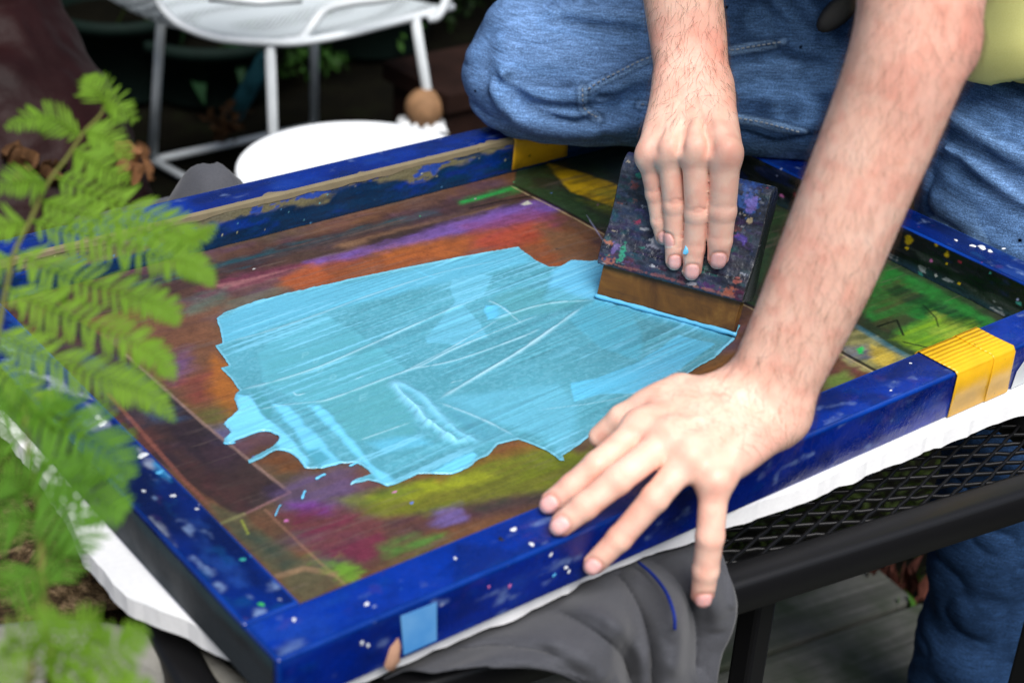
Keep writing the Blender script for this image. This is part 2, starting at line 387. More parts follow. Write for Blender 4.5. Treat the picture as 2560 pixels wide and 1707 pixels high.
# strap leaves in the dark, two dim blades catch the light
def strap(pts, w, mat, parent):
    p = spline(pts, 14); tg = np.gradient(p, axis=0); s = np.cross(tg, np.array([0, 0, 1.])); s /= np.linalg.norm(s, axis=1)[:, None] + 1e-9
    ww = w * np.sin(np.linspace(.25, 3.1, 14))[:, None]
    G = np.stack([p - s * ww, p + np.array([0, 0, -.15]) * ww, p + s * ww], 1); return MB().grid(G).build('leaf', mat, parent)
iris = thing('strap_leaf_plant', 'plant with long arching strap leaves left of the chair legs', 'plant', tuple(d_(300, 300, 4.1) * np.array([1, 1, 0])))
M_strap = foliage_mat('strap_leaf', (.004, .014, .006), (.012, .042, .016), .2)
for k, (a, m_, e, w) in enumerate([((300, 290, 4.1), (250, 120, 4.0), (330, -60, 3.9), .032), ((300, 290, 4.1), (330, 60, 4.0), (460, -20, 3.9), .03), ((290, 290, 4.1), (200, 90, 4.0), (140, 90, 3.9), .03),
                                  ((310, 290, 4.1), (430, 150, 4.0), (470, 240, 3.9), .03), ((300, 290, 4.1), (400, 140, 4.0), (430, 30, 3.95), .024), ((320, 290, 4.1), (520, 100, 4.0), (560, 210, 3.9), .022)]):
    strap([d_(*a), d_(*m_), d_(*e)], w, M_strap, iris)

# soil bed at the left, higher than the ground
t = NT('mulch'); n = t.noise(70, 6, .7); t.P(base=t.ramp(n, [(.35, (.02, .013, .008)), (.5, (.09, .06, .03)), (.68, (.30, .21, .12))]), rough=.95, spec=.1); t.bump(n, 1.0, .012); M_mulch = t.m
X, Y = np.meshgrid(np.linspace(-.9, -.015, 70), np.linspace(.215, 1.0, 60), indexing='ij')
Z = .625 + .05 * fbm2(X.ravel() * 14, Y.ravel() * 14, 9).reshape(X.shape) + .012 * fbm2(X.ravel() * 60, Y.ravel() * 60, 5).reshape(X.shape)
bed = MB().grid(np.stack([X, Y, Z], -1)); bed.box((-.9, .215, 0), (-.015, 1.0, .62)); tag(bed.build('soil_bed', M_mulch), kind='structure')
# ================================================================== table, board, garment
M_black = NT('black_powder_coat'); M_black.P(base=(.006, .006, .007), rough=.42, spec=.35); M_black.bump(M_black.noise(500, 2), .08, .0004); M_black = M_black.m
A0, A1 = U(1050, 1690, .70)[:2], U(2560, 1215, .70)[:2]
tx = (A1 - A0) / np.linalg.norm(A1 - A0); ty = np.array([-tx[1], tx[0]])
TO = U(1326, 1640, .70)[:2] - tx * .245; TL, TW = .86, .70            # near-left corner, length, width of the table
table = thing('patio_table', 'black metal patio table with open mesh top and rounded rim', 'table', (TO[0] + tx[0] * TL / 2 + ty[0] * TW / 2, TO[1] + tx[1] * TL / 2 + ty[1] * TW / 2, 0))
T2 = lambda s, w, z: np.array([*(TO + tx * s + ty * w), z])
def rrect(l, w, r, n=8, ins=0.):
    P_ = []
    for cx_, cy_, a0 in ((r, r, 180), (l - r, r, 270), (l - r, w - r, 0), (r, w - r, 90)):
        for k in range(n + 1):
            a = math.radians(a0 + 90 * k / n); P_.append((cx_ + (r - ins) * math.cos(a), cy_ + (r - ins) * math.sin(a)))
    return P_
rim = MB(); prof = [(0.028, -.002), (.024, .000), (.008, .000), (.0035, -.0008), (.001, -.003), (0, -.006), (.0, -.031), (.003, -.034), (.022, -.034), (.028, -.03)]
loops = [rrect(TL, TW, .075, 8, i) for i, z in prof]; n = len(loops[0]); V = [T2(x, y, .705 + prof[k][1]) for k, lp in enumerate(loops) for x, y in lp]; m = len(prof)
rim.add(V, [(k * n + j, k * n + (j + 1) % n, ((k + 1) % m) * n + (j + 1) % n, ((k + 1) % m) * n + j) for k in range(m) for j in range(n)]); rim.build('rim', M_black, table)
# expanded-metal top: two families of strands that run between the rims
dA = (U(2000, 1300, .69) - U(1950, 1303, .69))[:2]; dA /= np.linalg.norm(dA); dB = (U(2000, 1300, .69) - U(1959, 1337, .69))[:2]; dB /= np.linalg.norm(dB)
lat = MB(); inner = np.array([TO + tx * x + ty * y for x, y in rrect(TL, TW, .075, 6, .018)])
def clipline(p, d):
    ts = []
    for i in range(len(inner)):
        a, b_ = inner[i], inner[(i + 1) % len(inner)]; e = b_ - a; den = d[0] * e[1] - d[1] * e[0]
        if abs(den) < 1e-9: continue
        q = a - p; t_ = (q[0] * e[1] - q[1] * e[0]) / den; s_ = (q[0] * d[1] - q[1] * d[0]) / den
        if 0 <= s_ <= 1: ts.append(t_)
    return (min(ts), max(ts)) if len(ts) >= 2 else None
cen = TO + tx * TL / 2 + ty * TW / 2
for d, sp, zz in ((dA, .0150, .692), (dB, .0140, .6935)):
    nn = np.array([-d[1], d[0]])
    for i in range(-50, 51):
        c = clipline(cen + nn * sp * i, d)
        if not c: continue
        m_ = max(3, int((c[1] - c[0]) / .012)); s = np.linspace(c[0], c[1], m_); w = .0005 * np.sin(s * 210 + i * 1.7)
        P_ = (cen + nn * sp * i)[None] + s[:, None] * d + w[:, None] * nn; P_ = np.column_stack([P_, np.full(m_, zz) + .0006 * np.cos(s * 210)])
        lat.tube(P_, .0017, 4, flat=1.3)
tag(lat.build('mesh_top', M_black, table), kind='stuff')
def leg_at(c, dz=.66):
    l = MB().box((c[0] - .012, c[1] - .012, 0), (c[0] + .012, c[1] + .012, dz)).build('leg', M_black, table, False); bevel(l, .004)
L0 = u(1738, 1400, .60)[:2]; leg_at(L0); leg_at(L0 + tx * .38); leg_at(T2(.16, TW - .08, 0)); leg_at(T2(TL - .16, TW - .08, 0))
MB().box((L0[0] - .05, L0[1] - .008, .628), (L0[0] + .0, L0[1] + .008, .664)).build('bracket', M_black, table, False)
MB().tube([np.array([*L0, .64]), T2(.16, TW - .08, .64)], .010, 8).build('brace', M_black, table)

# ---- torn white foam board
t = NT('foam'); n = t.noise(260, 3); t.P(base=t.ramp(n, [(.3, (.90, .90, .90)), (.7, (.95, .95, .95))]), rough=.8, sss=.0); t.bump(t.voro(300), .12, .0008); M_foam = t.m
low = [(700, 1800), (800, 1750), (898, 1707), (945, 1690), (993, 1664), (1040, 1648), (1082, 1622), (1118, 1617), (1177, 1590), (1222, 1566), (1258, 1560), (1308, 1540), (1330, 1524), (1386, 1496), (1420, 1482), (1454, 1459), (1514, 1432), (1560, 1412), (1628, 1387), (1680, 1372), (1734, 1356), (1780, 1338), (1816, 1320), (1860, 1308), (1925, 1287), (1993, 1262), (2040, 1246), (2085, 1222), (2130, 1208), (2162, 1189), (2200, 1178), (2238, 1162), (2287, 1143), (2310, 1130), (2352, 1119), (2390, 1102), (2428, 1086), (2470, 1068), (2510, 1054), (2560, 1037), (2640, 1004), (2760, 958)]
FB, FT = .727, .7435
near = np.array([U(x, y, FB)[:2] for x, y in low])
far_ = [(.93, .30), (.91, .66), (.5, .664), (.1, .655), (-.075, .648)]
left = [U(x, y, FB)[:2] for x, y in [(-260, 830), (-60, 1030), (30, 1120), (100, 1215), (150, 1290), (186, 1351), (215, 1420), (270, 1480), (319, 1537), (400, 1572), (470, 1598), (560, 1645), (640, 1700)]]
out = np.array(list(near) + far_ + list(left))
def jag(poly, amp, seed, step=.006):
    r = np.random.default_rng(seed); Q = []
    for i in range(len(poly)):
        a, b_ = poly[i], poly[(i + 1) % len(poly)]; L = np.linalg.norm(b_ - a); n_ = max(1, int(L / step)); e = (b_ - a) / (L + 1e-9); nr = np.array([-e[1], e[0]])
        for j in range(n_): Q.append(a + (b_ - a) * j / n_ + nr * amp * (fbm2(np.array([(i * 37 + j) * .35]), np.array([seed * 1.3]), 2)[0] - .5) * 2)
    return np.array(Q)
J0 = jag(out, .0024, 3, .006); J1 = J0 + (np.random.default_rng(5).normal(size=J0.shape)) * .0002
bm = bmesh.new(); n = len(J0)
top = [bm.verts.new((p[0], p[1], FT)) for p in J0]; bot = [bm.verts.new((p[0] , p[1], FB)) for p in J1]
bm.faces.new(top); bm.faces.new(bot[::-1])
for i in range(n): bm.faces.new((top[i], bot[i], bot[(i + 1) % n], top[(i + 1) % n]))
bmesh.ops.recalc_face_normals(bm, faces=bm.faces); bmesh.ops.triangulate(bm, faces=[f for f in bm.faces if len(f.verts) > 4])
me = bpy.data.meshes.new('foam_board'); bm.to_mesh(me); me.materials.append(M_foam)
tag(link(bpy.data.objects.new('foam_board', me)), 'white foam board with a torn crumbly edge under the blue frame', 'board')

# ---- grey garment bunched under the board and hanging over the rim
t = NT('grey_jersey'); n = t.noise(900, 2); c = t.mix(.5, t.ramp(t.noise(12), [(.3, (.052, .054, .062)), (.7, (.078, .080, .090))]), t.ramp(n, [(.3, (.04, .042, .05)), (.7, (.08, .082, .094))])); t.P(base=c, rough=.85, spec=.15, sheen=.12); t.bump(n, .35, .0006); M_jersey = t.m
M_piping = plain('blue_piping', (.006, .02, .17), .6)
garment = thing('garment', 'dark grey jersey garment with blue piping bunched under the foam board', 'garment', tuple(u(1300, 1400, .70)))
# control net in picture points with the distance of each: rows run from under the board down to the hem
def gd(x, y, off):
    yr = 1340 + (1679 - x) * .356
    return d_(x, y, (PX(u(x, y, .7165))[2] if y < yr else PX(u(x, yr, .714))[2] + (y - yr) * .00018) - off)
rows = [[(880, 1560, -.02), (1060, 1450, -.02), (1220, 1375, -.02), (1320, 1320, -.02), (1420, 1275, -.02), (1520, 1235, -.02), (1590, 1225, -.02), (1640, 1230, -.02)],
        [(940, 1540, .0), (1090, 1468, .0), (1240, 1404, .0), (1345, 1345, .004), (1435, 1300, .004), (1540, 1270, .004), (1615, 1270, .002), (1665, 1300, .0)],
        [(1000, 1545, .01), (1130, 1490, .012), (1270, 1440, .016), (1380, 1390, .03), (1450, 1360, .012), (1550, 1350, .030), (1620, 1360, .012), (1690, 1390, .006)],
        [(1060, 1535, .02), (1160, 1510, .025), (1290, 1500, .035), (1400, 1460, .045), (1455, 1425, .012), (1540, 1420, .045), (1610, 1430, .014), (1682, 1440, .008)],
        [(1130, 1530, .025), (1220, 1525, .035), (1330, 1545, .05), (1400, 1530, .05), (1450, 1500, .012), (1520, 1480, .055), (1590, 1500, .02), (1655, 1510, .010)],
        [(1240, 1530, .03), (1310, 1550, .045), (1380, 1575, .055), (1420, 1580, .05), (1455, 1580, .014), (1530, 1570, .06), (1590, 1570, .024), (1642, 1590, .012)],
        [(1330, 1570, .03), (1380, 1610, .05), (1420, 1650, .055), (1440, 1660, .05), (1470, 1670, .018), (1545, 1680, .06), (1600, 1680, .026), (1650, 1690, .014)],
        [(1360, 1650, .03), (1410, 1700, .05), (1440, 1750, .055), (1460, 1760, .05), (1500, 1770, .02), (1570, 1790, .06), (1630, 1790, .028), (1690, 1800, .015)]]
G = np.array([[gd(*p) for p in r] for r in rows]); G = np.stack([spline(r, 90) for r in G]); G = np.stack([spline(G[:, j], 100) for j in range(G.shape[1])], 1)
nz = (fbm2(*[q.ravel() for q in np.meshgrid(np.linspace(0, 9, 100), np.linspace(0, 16, 90), indexing='ij')], 4).reshape(100, 90, 1) - .5)
G = G + nz * .006 * np.array([-.5, -.7, .5])
vw = -RM[:, 2]; q = (G - CAM) @ RM; gx = (CX + FPX * q[..., 0] / q[..., 2]) / K; gy = (CY + FPX * q[..., 1] / q[..., 2]) / K
for pts, a, w in [([(1180, 1420), (1260, 1450), (1330, 1500), (1400, 1560)], .010, 26), ([(1250, 1400), (1340, 1440), (1420, 1500), (1450, 1570)], -.012, 16), ([(1290, 1380), (1390, 1410), (1460, 1480), (1480, 1600)], .012, 20), ([(1400, 1310), (1440, 1350), (1480, 1420), (1500, 1500), (1500, 1620)], -.014, 14), ([(1440, 1290), (1510, 1340), (1550, 1420), (1545, 1560)], .014, 22), ([(1480, 1280), (1560, 1340), (1600, 1440), (1600, 1568)], -.014, 15), ([(1560, 1290), (1630, 1360), (1650, 1450)], .008, 22), ([(1040, 1480), (1150, 1460), (1300, 1470)], .008, 18), ([(1020, 1500), (1150, 1490), (1290, 1510)], -.008, 12), ([(1620, 1260), (1670, 1320), (1680, 1400)], .006, 12)]:
    dd, tt = linedist(gx.ravel(), gy.ravel(), spline(pts, 16)); G = G + (a * (np.exp(-(dd / w) ** 2) if a > 0 else 1.3 * np.exp(-dd / w)) * sstep(0, .15, tt) * sstep(1.02, .9, tt)).reshape(gx.shape + (1,)) * vw
gb = MB().grid(G); o = gb.build('cloth', M_jersey, garment); sm = o.modifiers.new('solid', 'SOLIDIFY'); sm.thickness = .0015; sm.offset = -1
q = spline([gd(*p) for p in [(1466, 1290, .028), (1500, 1320, .040), (1530, 1360, .052), (1548, 1410, .066), (1550, 1445, .072)]], 24)
MB().tube(q, .0013, 6).build('piping', M_piping, garment)
# the far end of the same garment lumps up behind the far bar
Xg, Yg = np.meshgrid(np.linspace(.20, .42, 50), np.linspace(.64, .84, 40), indexing='ij'); r_ = np.sqrt(((Xg - .318) / .052) ** 2 + ((Yg - .712) / .06) ** 2)
Zg = .690 + .086 * np.exp(-r_ ** 3) * (1 + .25 * (fbm2(Xg.ravel() * 40, Yg.ravel() * 40, 8).reshape(Xg.shape) - .5)) + .006 * (fbm2(Xg.ravel() * 60, Yg.ravel() * 60, 2).reshape(Xg.shape) - .5)
MB().grid(np.stack([Xg, Yg, Zg], -1)).build('sleeve', M_jersey, garment)
MB().tube(spline([d_(520, 445, 1.90), d_(527, 432, 1.90), d_(540, 430, 1.90), d_(556, 436, 1.89)], 14), .003, 6).build('piping', M_piping, garment)

# ================================================================== printing screen
IW, IH, BW = .840, .586, .0435
MZ = .7475                                        # mesh level
def bar_mat(name, seed, dirt):
    t = NT(name); v = t.map((1, 1, 1)); v0 = t.new('ShaderNodeVectorMath', operation='ADD'); v0.inputs[1].default_value = (seed, seed * .7, 0); t.l.new(v, v0.inputs[0]); v = v0.outputs[0]
    base = t.ramp(t.noise(10, 5, .6, v), [(.3, (.001, .014, .12)), (.7, (.002, .046, .34))])
    for sc, th, cc, am in ((75, .08, (.35, .45, .70), .6), (140, .08, (.6, .68, .80), .7), (55, .07, (.0, .22, .16), .8), (62, .05, (.45, .10, .30), .6), (95, .09, (.02, .20, .55), .7)):
        vv = t.new('ShaderNodeVectorMath', operation='ADD'); vv.inputs[1].default_value = (sc, sc * .31, .0); t.l.new(v, vv.inputs[0])
        dd = t.voro(sc, vec=vv.outputs[0]); pick = t.ramp(t.voro(sc, vec=vv.outputs[0], out='Color'), [(.90 - .16 * dirt, 0), (.93 - .16 * dirt, 1)], 'LINEAR')
        sp = t.math('MULTIPLY', t.ramp(dd, [(th * .7, 1), (th * 1.9, 0)]), pick); base = t.mix(t.math('MULTIPLY', sp, am), base, cc)
    scuff = t.ramp(t.noise(28, 8, .75, v, 1.0), [(.66 - .03 * dirt, 0), (.74 - .03 * dirt, 1)]); base = t.mix(t.math('MULTIPLY', scuff, .35), base, (.25, .34, .5))
    t.P(base=base, rough=t.ramp(t.noise(20, 4, .6, v), [(.3, .16), (.7, .34)]), coat=.3, coatr=.08, spec=.4)
    t.bump(t.noise(140, 3, .5, v), .12, .0015); return t.m
screen = thing('screen_frame', 'blue printing screen with paint stained mesh lying on the foam board', 'screen', (IW / 2, IH / 2, .7445))
def bar(lo, hi, seed, dirt):
    o = MB().box(lo, hi).build('bar', bar_mat('blue_bar_paint', seed, dirt), screen, False); return bevel(o, .0022, 3)
ZB = .7445
bar_near = bar((-BW, -BW, ZB), (IW + BW, 0, TOP), 1.3, .6)
bar_far = bar((-BW, IH, ZB), (IW + BW, IH + BW, TOP), 4.1, .2)
bar_left = bar((-BW, .0002, ZB), (0, IH - .0002, TOP), 7.7, 1.0)
bar_right = bar((IW, .0002, ZB), (IW + BW, IH - .0002, TOP), 11.2, .9)

GAIN = .85
class Panel:
    """a painted sheet: a fine grid that carries the colour of old ink stains"""
    def __init__(s, O, a, b_, La, Lb, h):
        s.O = np.asarray(O, float); s.a = np.asarray(a, float); s.b = np.asarray(b_, float); s.n = np.cross(s.a, s.b); s.na, s.nb = int(La / h) + 1, int(Lb / h) + 1
        S, T = np.meshgrid(np.linspace(0, La, s.na), np.linspace(0, Lb, s.nb), indexing='ij'); s.S = S.ravel(); s.T = T.ravel(); s.c = np.zeros((len(s.S), 3)); s.h = np.zeros(len(s.S)); s.k = 0
    def st(s, x, y):
        r = ray(x * K, y * K); t_ = ((s.O - CAM) @ s.n) / (r @ s.n); q = CAM + r * t_ - s.O; return q @ s.a, q @ s.b
    def base(s, rgb): s.c[:] = lin(*rgb) * GAIN
    def lay(s, m, rgb): s.c += (lin(*rgb) * GAIN - s.c) * np.clip(m, 0, 1)[:, None]
    def tex(s, fs, ft, o=4): s.k += 11; return fbm2(s.S * fs, s.T * ft, s.k, o)
    def poly(s, pts, rgb, soft=.004, op=1., rag=.004, streak=0., fs=9, ft=120, raw=False):
        P_ = np.array(pts if raw else [s.st(*p) for p in pts]); g = soft + rag; w = (s.S > P_[:, 0].min() - g) & (s.S < P_[:, 0].max() + g) & (s.T > P_[:, 1].min() - g) & (s.T < P_[:, 1].max() + g)
        S, T = s.S[w], s.T[w]; d = polysd(S, T, P_); s.k += 11
        if rag: d = d + (fbm2(S * 70, T * 150, s.k) - .5) * 2 * rag
        m = sstep(soft, -soft, d) * op
        if streak: m = m * (1 - streak + streak * sstep(.32, .62, fbm2(S * fs, T * ft, s.k + 5)))
        s.c[w] += (lin(*rgb) * GAIN - s.c[w]) * np.clip(m, 0, 1)[:, None]
    def line(s, pts, w, rgb, op=1., soft=.5, taper=False):
        P_ = np.array([s.st(*p) for p in pts]); g = w * 3; b_ = (s.S > P_[:, 0].min() - g) & (s.S < P_[:, 0].max() + g) & (s.T > P_[:, 1].min() - g) & (s.T < P_[:, 1].max() + g)
        d, t_ = linedist(s.S[b_], s.T[b_], P_); ww = w * (np.sin(np.clip(t_, .02, .98) * math.pi) if taper else 1)
        s.c[b_] += (lin(*rgb) * GAIN - s.c[b_]) * (sstep(ww * (1 + soft), ww * (1 - soft), d) * op)[:, None]
    def spots(s, n, cols, r0, r1, seed, s0=None):
        r = np.random.default_rng(seed)
        for i in range(n):
            cs, ct = r.uniform(s.S.min(), s.S.max()), r.uniform(s.T.min(), s.T.max()); rad = r.uniform(r0, r1); e = r.uniform(.5, 1)
            w = (abs(s.S - cs) < rad * 3) & (abs(s.T - ct) < rad * 3)
            d = np.hypot((s.S[w] - cs), (s.T[w] - ct) / e) - rad * (1 + .5 * (noise2(s.S[w] * 900, s.T[w] * 900, i) - .5)); s.c[w] += (lin(*cols[r.integers(len(cols))]) * GAIN - s.c[w]) * sstep(.0005, -.0005, d)[:, None]
    def build(s, name, mat, parent, keep=None):
        V = s.O + s.S[:, None] * s.a + s.T[:, None] * s.b + s.h[:, None] * s.n
        i, j = np.meshgrid(np.arange(s.na - 1), np.arange(s.nb - 1), indexing='ij'); i = i.ravel(); j = j.ravel(); f = lambda x, y: x * s.nb + y
        F = np.stack([f(i, j), f(i + 1, j), f(i + 1, j + 1), f(i, j + 1)], 1); return mk(name, V, F, mat, parent, True, s.c)
def paint_mat(name, r0, r1, bump=.25, weave=0.):
    t = NT(name); c = t.attr(); n = t.noise(420, 3, .7); c = t.mix(1.0, c, t.ramp(n, [(.2, .72), (.8, 1.25)]), 'MULTIPLY')
    t.P(base=c, rough=t.ramp(t.noise(35, 4), [(.35, r0), (.65, r1)]), spec=.45); t.bump(t.noise(220, 4, .6), bump, .0012); return t.m
M_stain = paint_mat('stained_mesh', .30, .55)
p = Panel((-.002, -.002, MZ), (1, 0, 0), (0, 1, 0), IW + .004, IH + .004, .0013); p.base((98, 68, 48))
p.lay(sstep(.35, .7, p.tex(10, 26)) * .5, (62, 46, 46)); p.lay(sstep(.45, .75, p.tex(6, 14)) * .5, (128, 82, 40)); p.lay(sstep(.5, .8, p.tex(9, 20)) * .45, (70, 78, 60)); p.lay(sstep(.55, .8, p.tex(14, 26)) * .4, (84, 60, 96))
# along the far bar
p.poly([(-100, 700), (560, 585), (1180, 420), (1260, 445), (1190, 475), (620, 640), (-100, 800)], (60, 42, 42), .006, .9, .008, .5)
p.poly([(300, 640), (560, 590), (1000, 480), (1010, 492), (560, 612), (300, 668)], (8, 80, 92), .007, .7, .008, .8)
p.poly([(460, 650), (700, 600), (850, 575), (840, 600), (640, 650), (470, 690)], (102, 48, 66), .008, .9, .006, .6)
p.poly([(760, 560), (1000, 505), (1150, 470), (1150, 490), (980, 530), (800, 575)], (120, 90, 66), .006, .8, .005, .7)
p.poly([(840, 548), (1100, 490), (1180, 470), (1190, 480), (1000, 540), (850, 572)], (38, 28, 30), .006, .8, .006, .7)
p.poly([(1050, 460), (1180, 425), (1200, 430), (1195, 440), (1060, 472)], (28, 150, 66), .006, .75, .004, .8)
p.poly([(500, 655), (720, 605), (740, 612), (520, 668)], (160, 110, 110), .003, .6, .003, .8)
p.poly([(430, 700), (700, 620), (720, 640), (470, 740)], (110, 108, 92), .006, .5, .006, .8)
p.poly([(700, 603), (870, 562), (1060, 505), (1210, 462), (1265, 458), (1290, 480), (1235, 505), (1010, 548), (850, 585), (722, 612)], (112, 82, 158), .008, .95, .006, .35)
p.poly([(1060, 520), (1230, 480), (1300, 500), (1270, 530), (1080, 560)], (128, 62, 92), .012, .7, .008, .4)
p.poly([(640, 650), (720, 605), (860, 590), (1040, 545), (1240, 505), (1330, 545), (1400, 590), (1400, 620), (1260, 640), (1000, 600), (700, 690)], (142, 74, 34), .012, .8, .008, .35)
p.poly([(860, 580), (1010, 548), (1100, 545), (1060, 585), (900, 610)], (170, 92, 30), .012, .6, .008, .4)
p.poly([(1090, 540), (1220, 510), (1260, 540), (1180, 570), (1080, 570)], (160, 62, 44), .01, .6, .006, .4)
p.poly([(640, 640), (720, 605), (770, 640), (680, 670)], (168, 84, 40), .005, .6, .003)
p.poly([(1230, 520), (1330, 540), (1395, 590), (1390, 610), (1290, 605)], (104, 80, 56), .01, .7, .006)
# left of the ink
p.poly([(330, 720), (520, 690), (500, 760), (560, 900), (520, 1000), (420, 930), (300, 830)], (112, 74, 52), .012, .8, .008, .3)
p.poly([(385, 820), (430, 800), (440, 850), (400, 880)], (98, 70, 120), .012, .8, .006, .3)
p.poly([(410, 880), (490, 850), (500, 900), (440, 950)], (124, 52, 48), .015, .7, .006, .3)
p.poly([(490, 815), (525, 840), (560, 905), (530, 960), (480, 900)], (160, 96, 34), .008, .85, .006, .2)
p.poly([(420, 930), (520, 930), (530, 985), (470, 990)], (84, 96, 44), .015, .7, .008, .3)
p.poly([(470, 985), (545, 975), (535, 1010), (500, 1020)], (84, 92, 140), .012, .8, .006, .3)
p.poly([(420, 690), (520, 660), (525, 690), (430, 730)], (70, 110, 96), .01, .5, .01, .7)
# dark taped band at the left
bandp = [(120, 690), (290, 815), (470, 975), (665, 1130), (545, 1188), (330, 1035), (230, 930), (60, 800)]
p.poly(bandp, (42, 32, 38), .0015, .94, .0008, .22, 60, 14)
p.poly([(150, 790), (300, 840), (420, 960), (330, 980), (200, 880)], (60, 92, 128), .01, .45, .01, .8, 90, 20)
p.poly([(260, 930), (400, 1040), (330, 1050), (240, 960)], (110, 62, 50), .01, .5, .01, .7, 90, 20)
p.poly([(420, 1060), (540, 1130), (560, 1170), (470, 1120)], (84, 44, 46), .012, .5, .01, .5, 90, 20)
p.line([(290, 815), (470, 975), (665, 1130)], .0016, (150, 122, 112), .6); p.line([(665, 1130), (545, 1188)], .0014, (150, 110, 110), .6)
p.line([(250, 905), (420, 1100), (500, 1180)], .002, (140, 84, 70), .6); p.line([(225, 920), (255, 965)], .001, (15, 20, 18), .9)
p.poly([(470, 1150), (560, 1185), (640, 1250), (790, 1335), (700, 1385), (600, 1290), (500, 1190)], (86, 82, 58), .004, .9, .002, .25, 60, 60)
p.poly([(530, 1200), (610, 1230), (690, 1290), (650, 1310), (560, 1240)], (40, 66, 58), .008, .7, .006, .3)
p.line([(640, 1322), (700, 1305), (770, 1318)], .003, (150, 120, 92), .6); p.line([(500, 1205), (560, 1180)], .002, (130, 130, 84), .6); p.line([(610, 1170), (690, 1250), (790, 1340)], .0012, (150, 110, 90), .5)
p.line([(555, 1195), (570, 1225)], .001, (140, 150, 60), .8)
# below the ink
p.poly([(620, 1130), (700, 1085), (800, 1080), (830, 1150), (760, 1180), (660, 1180)], (92, 74, 112), .012, .8, .008, .3)
p.poly([(655, 1155), (710, 1150), (760, 1160), (760, 1180), (690, 1178)], (112, 58, 140), .008, .8, .006, .4)
p.poly([(640, 1180), (780, 1160), (880, 1195), (900, 1250), (840, 1290), (740, 1275)], (104, 36, 60), .01, .85, .008, .35)
p.poly([(660, 1015), (640, 985), (690, 990), (700, 1020), (720, 1060), (760, 1075), (650, 1085), (600, 1060)], (110, 66, 30), .008, .7, .006, .3)
p.poly([(725, 1285), (770, 1280), (830, 1310), (815, 1345), (765, 1310)], (104, 160, 40), .008, .7, .010, .5)
p.poly([(870, 1255), (960, 1225), (1040, 1225), (980, 1260), (900, 1290)], (70, 130, 50), .010, .7, .012, .6)
p.poly([(780, 1145), (900, 1120), (1000, 1095), (1100, 1055), (1200, 1010), (1340, 1040), (1420, 1010), (1400, 1060), (1290, 1120), (1150, 1150), (980, 1185), (860, 1185)], (104, 116, 22), .008, .92, .006, .25)
p.poly([(840, 1140), (960, 1105), (1100, 1085), (1150, 1095), (1000, 1130), (870, 1160)], (150, 160, 26), .006, .6, .005, .4)
p.poly([(990, 1095), (1100, 1050), (1190, 1005), (1250, 1025), (1120, 1060), (1010, 1110)], (128, 70, 40), .006, .75, .005, .3)
p.poly([(860, 1120), (950, 1112), (930, 1140), (850, 1150)], (70, 96, 40), .01, .6, .006)
p.poly([(880, 1195), (1100, 1155), (1280, 1120), (1260, 1150), (1100, 1190), (920, 1240)], (72, 46, 56), .008, .8, .006, .35)
p.poly([(990, 1170), (1060, 1160), (1075, 1195), (1000, 1210)], (110, 96, 164), .006, .7, .006, .5)
p.poly([(1080, 1165), (1240, 1130), (1255, 1145), (1110, 1185)], (46, 60, 44), .008, .7, .006, .5)
# right of the hand
p.poly([(1540, 900), (1640, 830), (1720, 800), (1720, 860), (1620, 900)], (120, 78, 36), .01, .85, .006, .3)
tapeline = [(1180, 425), (1290, 480), (1410, 545), (1560, 620), (1740, 710), (1900, 790), (2010, 850), (2040, 870)]
right_ = tapeline + [(2120, 830), (2500, 700), (2100, 480), (1600, 300), (1200, 320)]
p.poly(right_, (34, 34, 30), .002, .95, .001); p.poly(right_, (40, 74, 38), .002, .55, .001, .7, 40, 24)
p.poly([(1345, 440), (1575, 410), (1565, 520), (1440, 470)], (4, 112, 58), .006, .9, .006, .3)
p.poly([(1250, 370), (1345, 400), (1420, 425), (1480, 470), (1560, 505), (1560, 540), (1420, 480), (1310, 440)], (186, 150, 14), .003, .9, .002, .5, 30, 150)
p.poly([(1320, 455), (1440, 480), (1560, 525), (1560, 545), (1420, 500)], (96, 104, 30), .008, .6, .006, .5)
p.line([(1460, 505), (1520, 505), (1580, 497)], .005, (206, 180, 12), .8, .8)
p.poly([(1960, 680), (2040, 610), (2150, 660), (2300, 745), (2200, 800), (2100, 790), (1985, 725)], (36, 112, 44), .006, .9, .004, .25, 30, 120)
p.poly([(2075, 755), (2140, 730), (2240, 735), (2260, 770), (2210, 800), (2120, 815), (2050, 780)], (116, 156, 30), .006, .85, .004, .4, 8, 240)
p.poly([(1980, 700), (2060, 640), (2120, 680), (2040, 760)], (70, 64, 40), .01, .7, .012, .7, 16, 200); p.poly([(2060, 650), (2300, 760), (2260, 790), (2040, 670)], (16, 40, 28), .006, .7, .008, .6, 12, 200); p.poly([(2150, 720), (2240, 760), (2200, 790), (2130, 760)], (150, 170, 60), .008, .6, .008, .7, 10, 300)
p.poly([(2000, 742), (2080, 722), (2110, 735), (2040, 765)], (56, 58, 38), .004, .8, .004)
p.poly([(1900, 770), (1960, 745), (2050, 800), (2110, 830), (2030, 870), (1930, 830)], (146, 142, 92), .004, .85, .006, .6, 30, 160)
p.poly([(1930, 800), (1990, 790), (2000, 820), (1950, 830)], (70, 84, 158), .006, .7, .006, .5); p.poly([(2000, 790), (2060, 815), (2050, 845), (2000, 830)], (208, 178, 60), .006, .7, .006, .5)
p.poly([(1966, 800), (1980, 795), (1985, 812), (1970, 815)], (20, 190, 80), .002, .9, .002)
p.poly([(1870, 840), (1960, 840), (2030, 880), (1900, 930)], (96, 52, 62), .01, .7, .008, .4); p.poly([(1890, 870), (1940, 850), (1960, 880), (1900, 900)], (104, 150, 60), .01, .6, .008, .4)
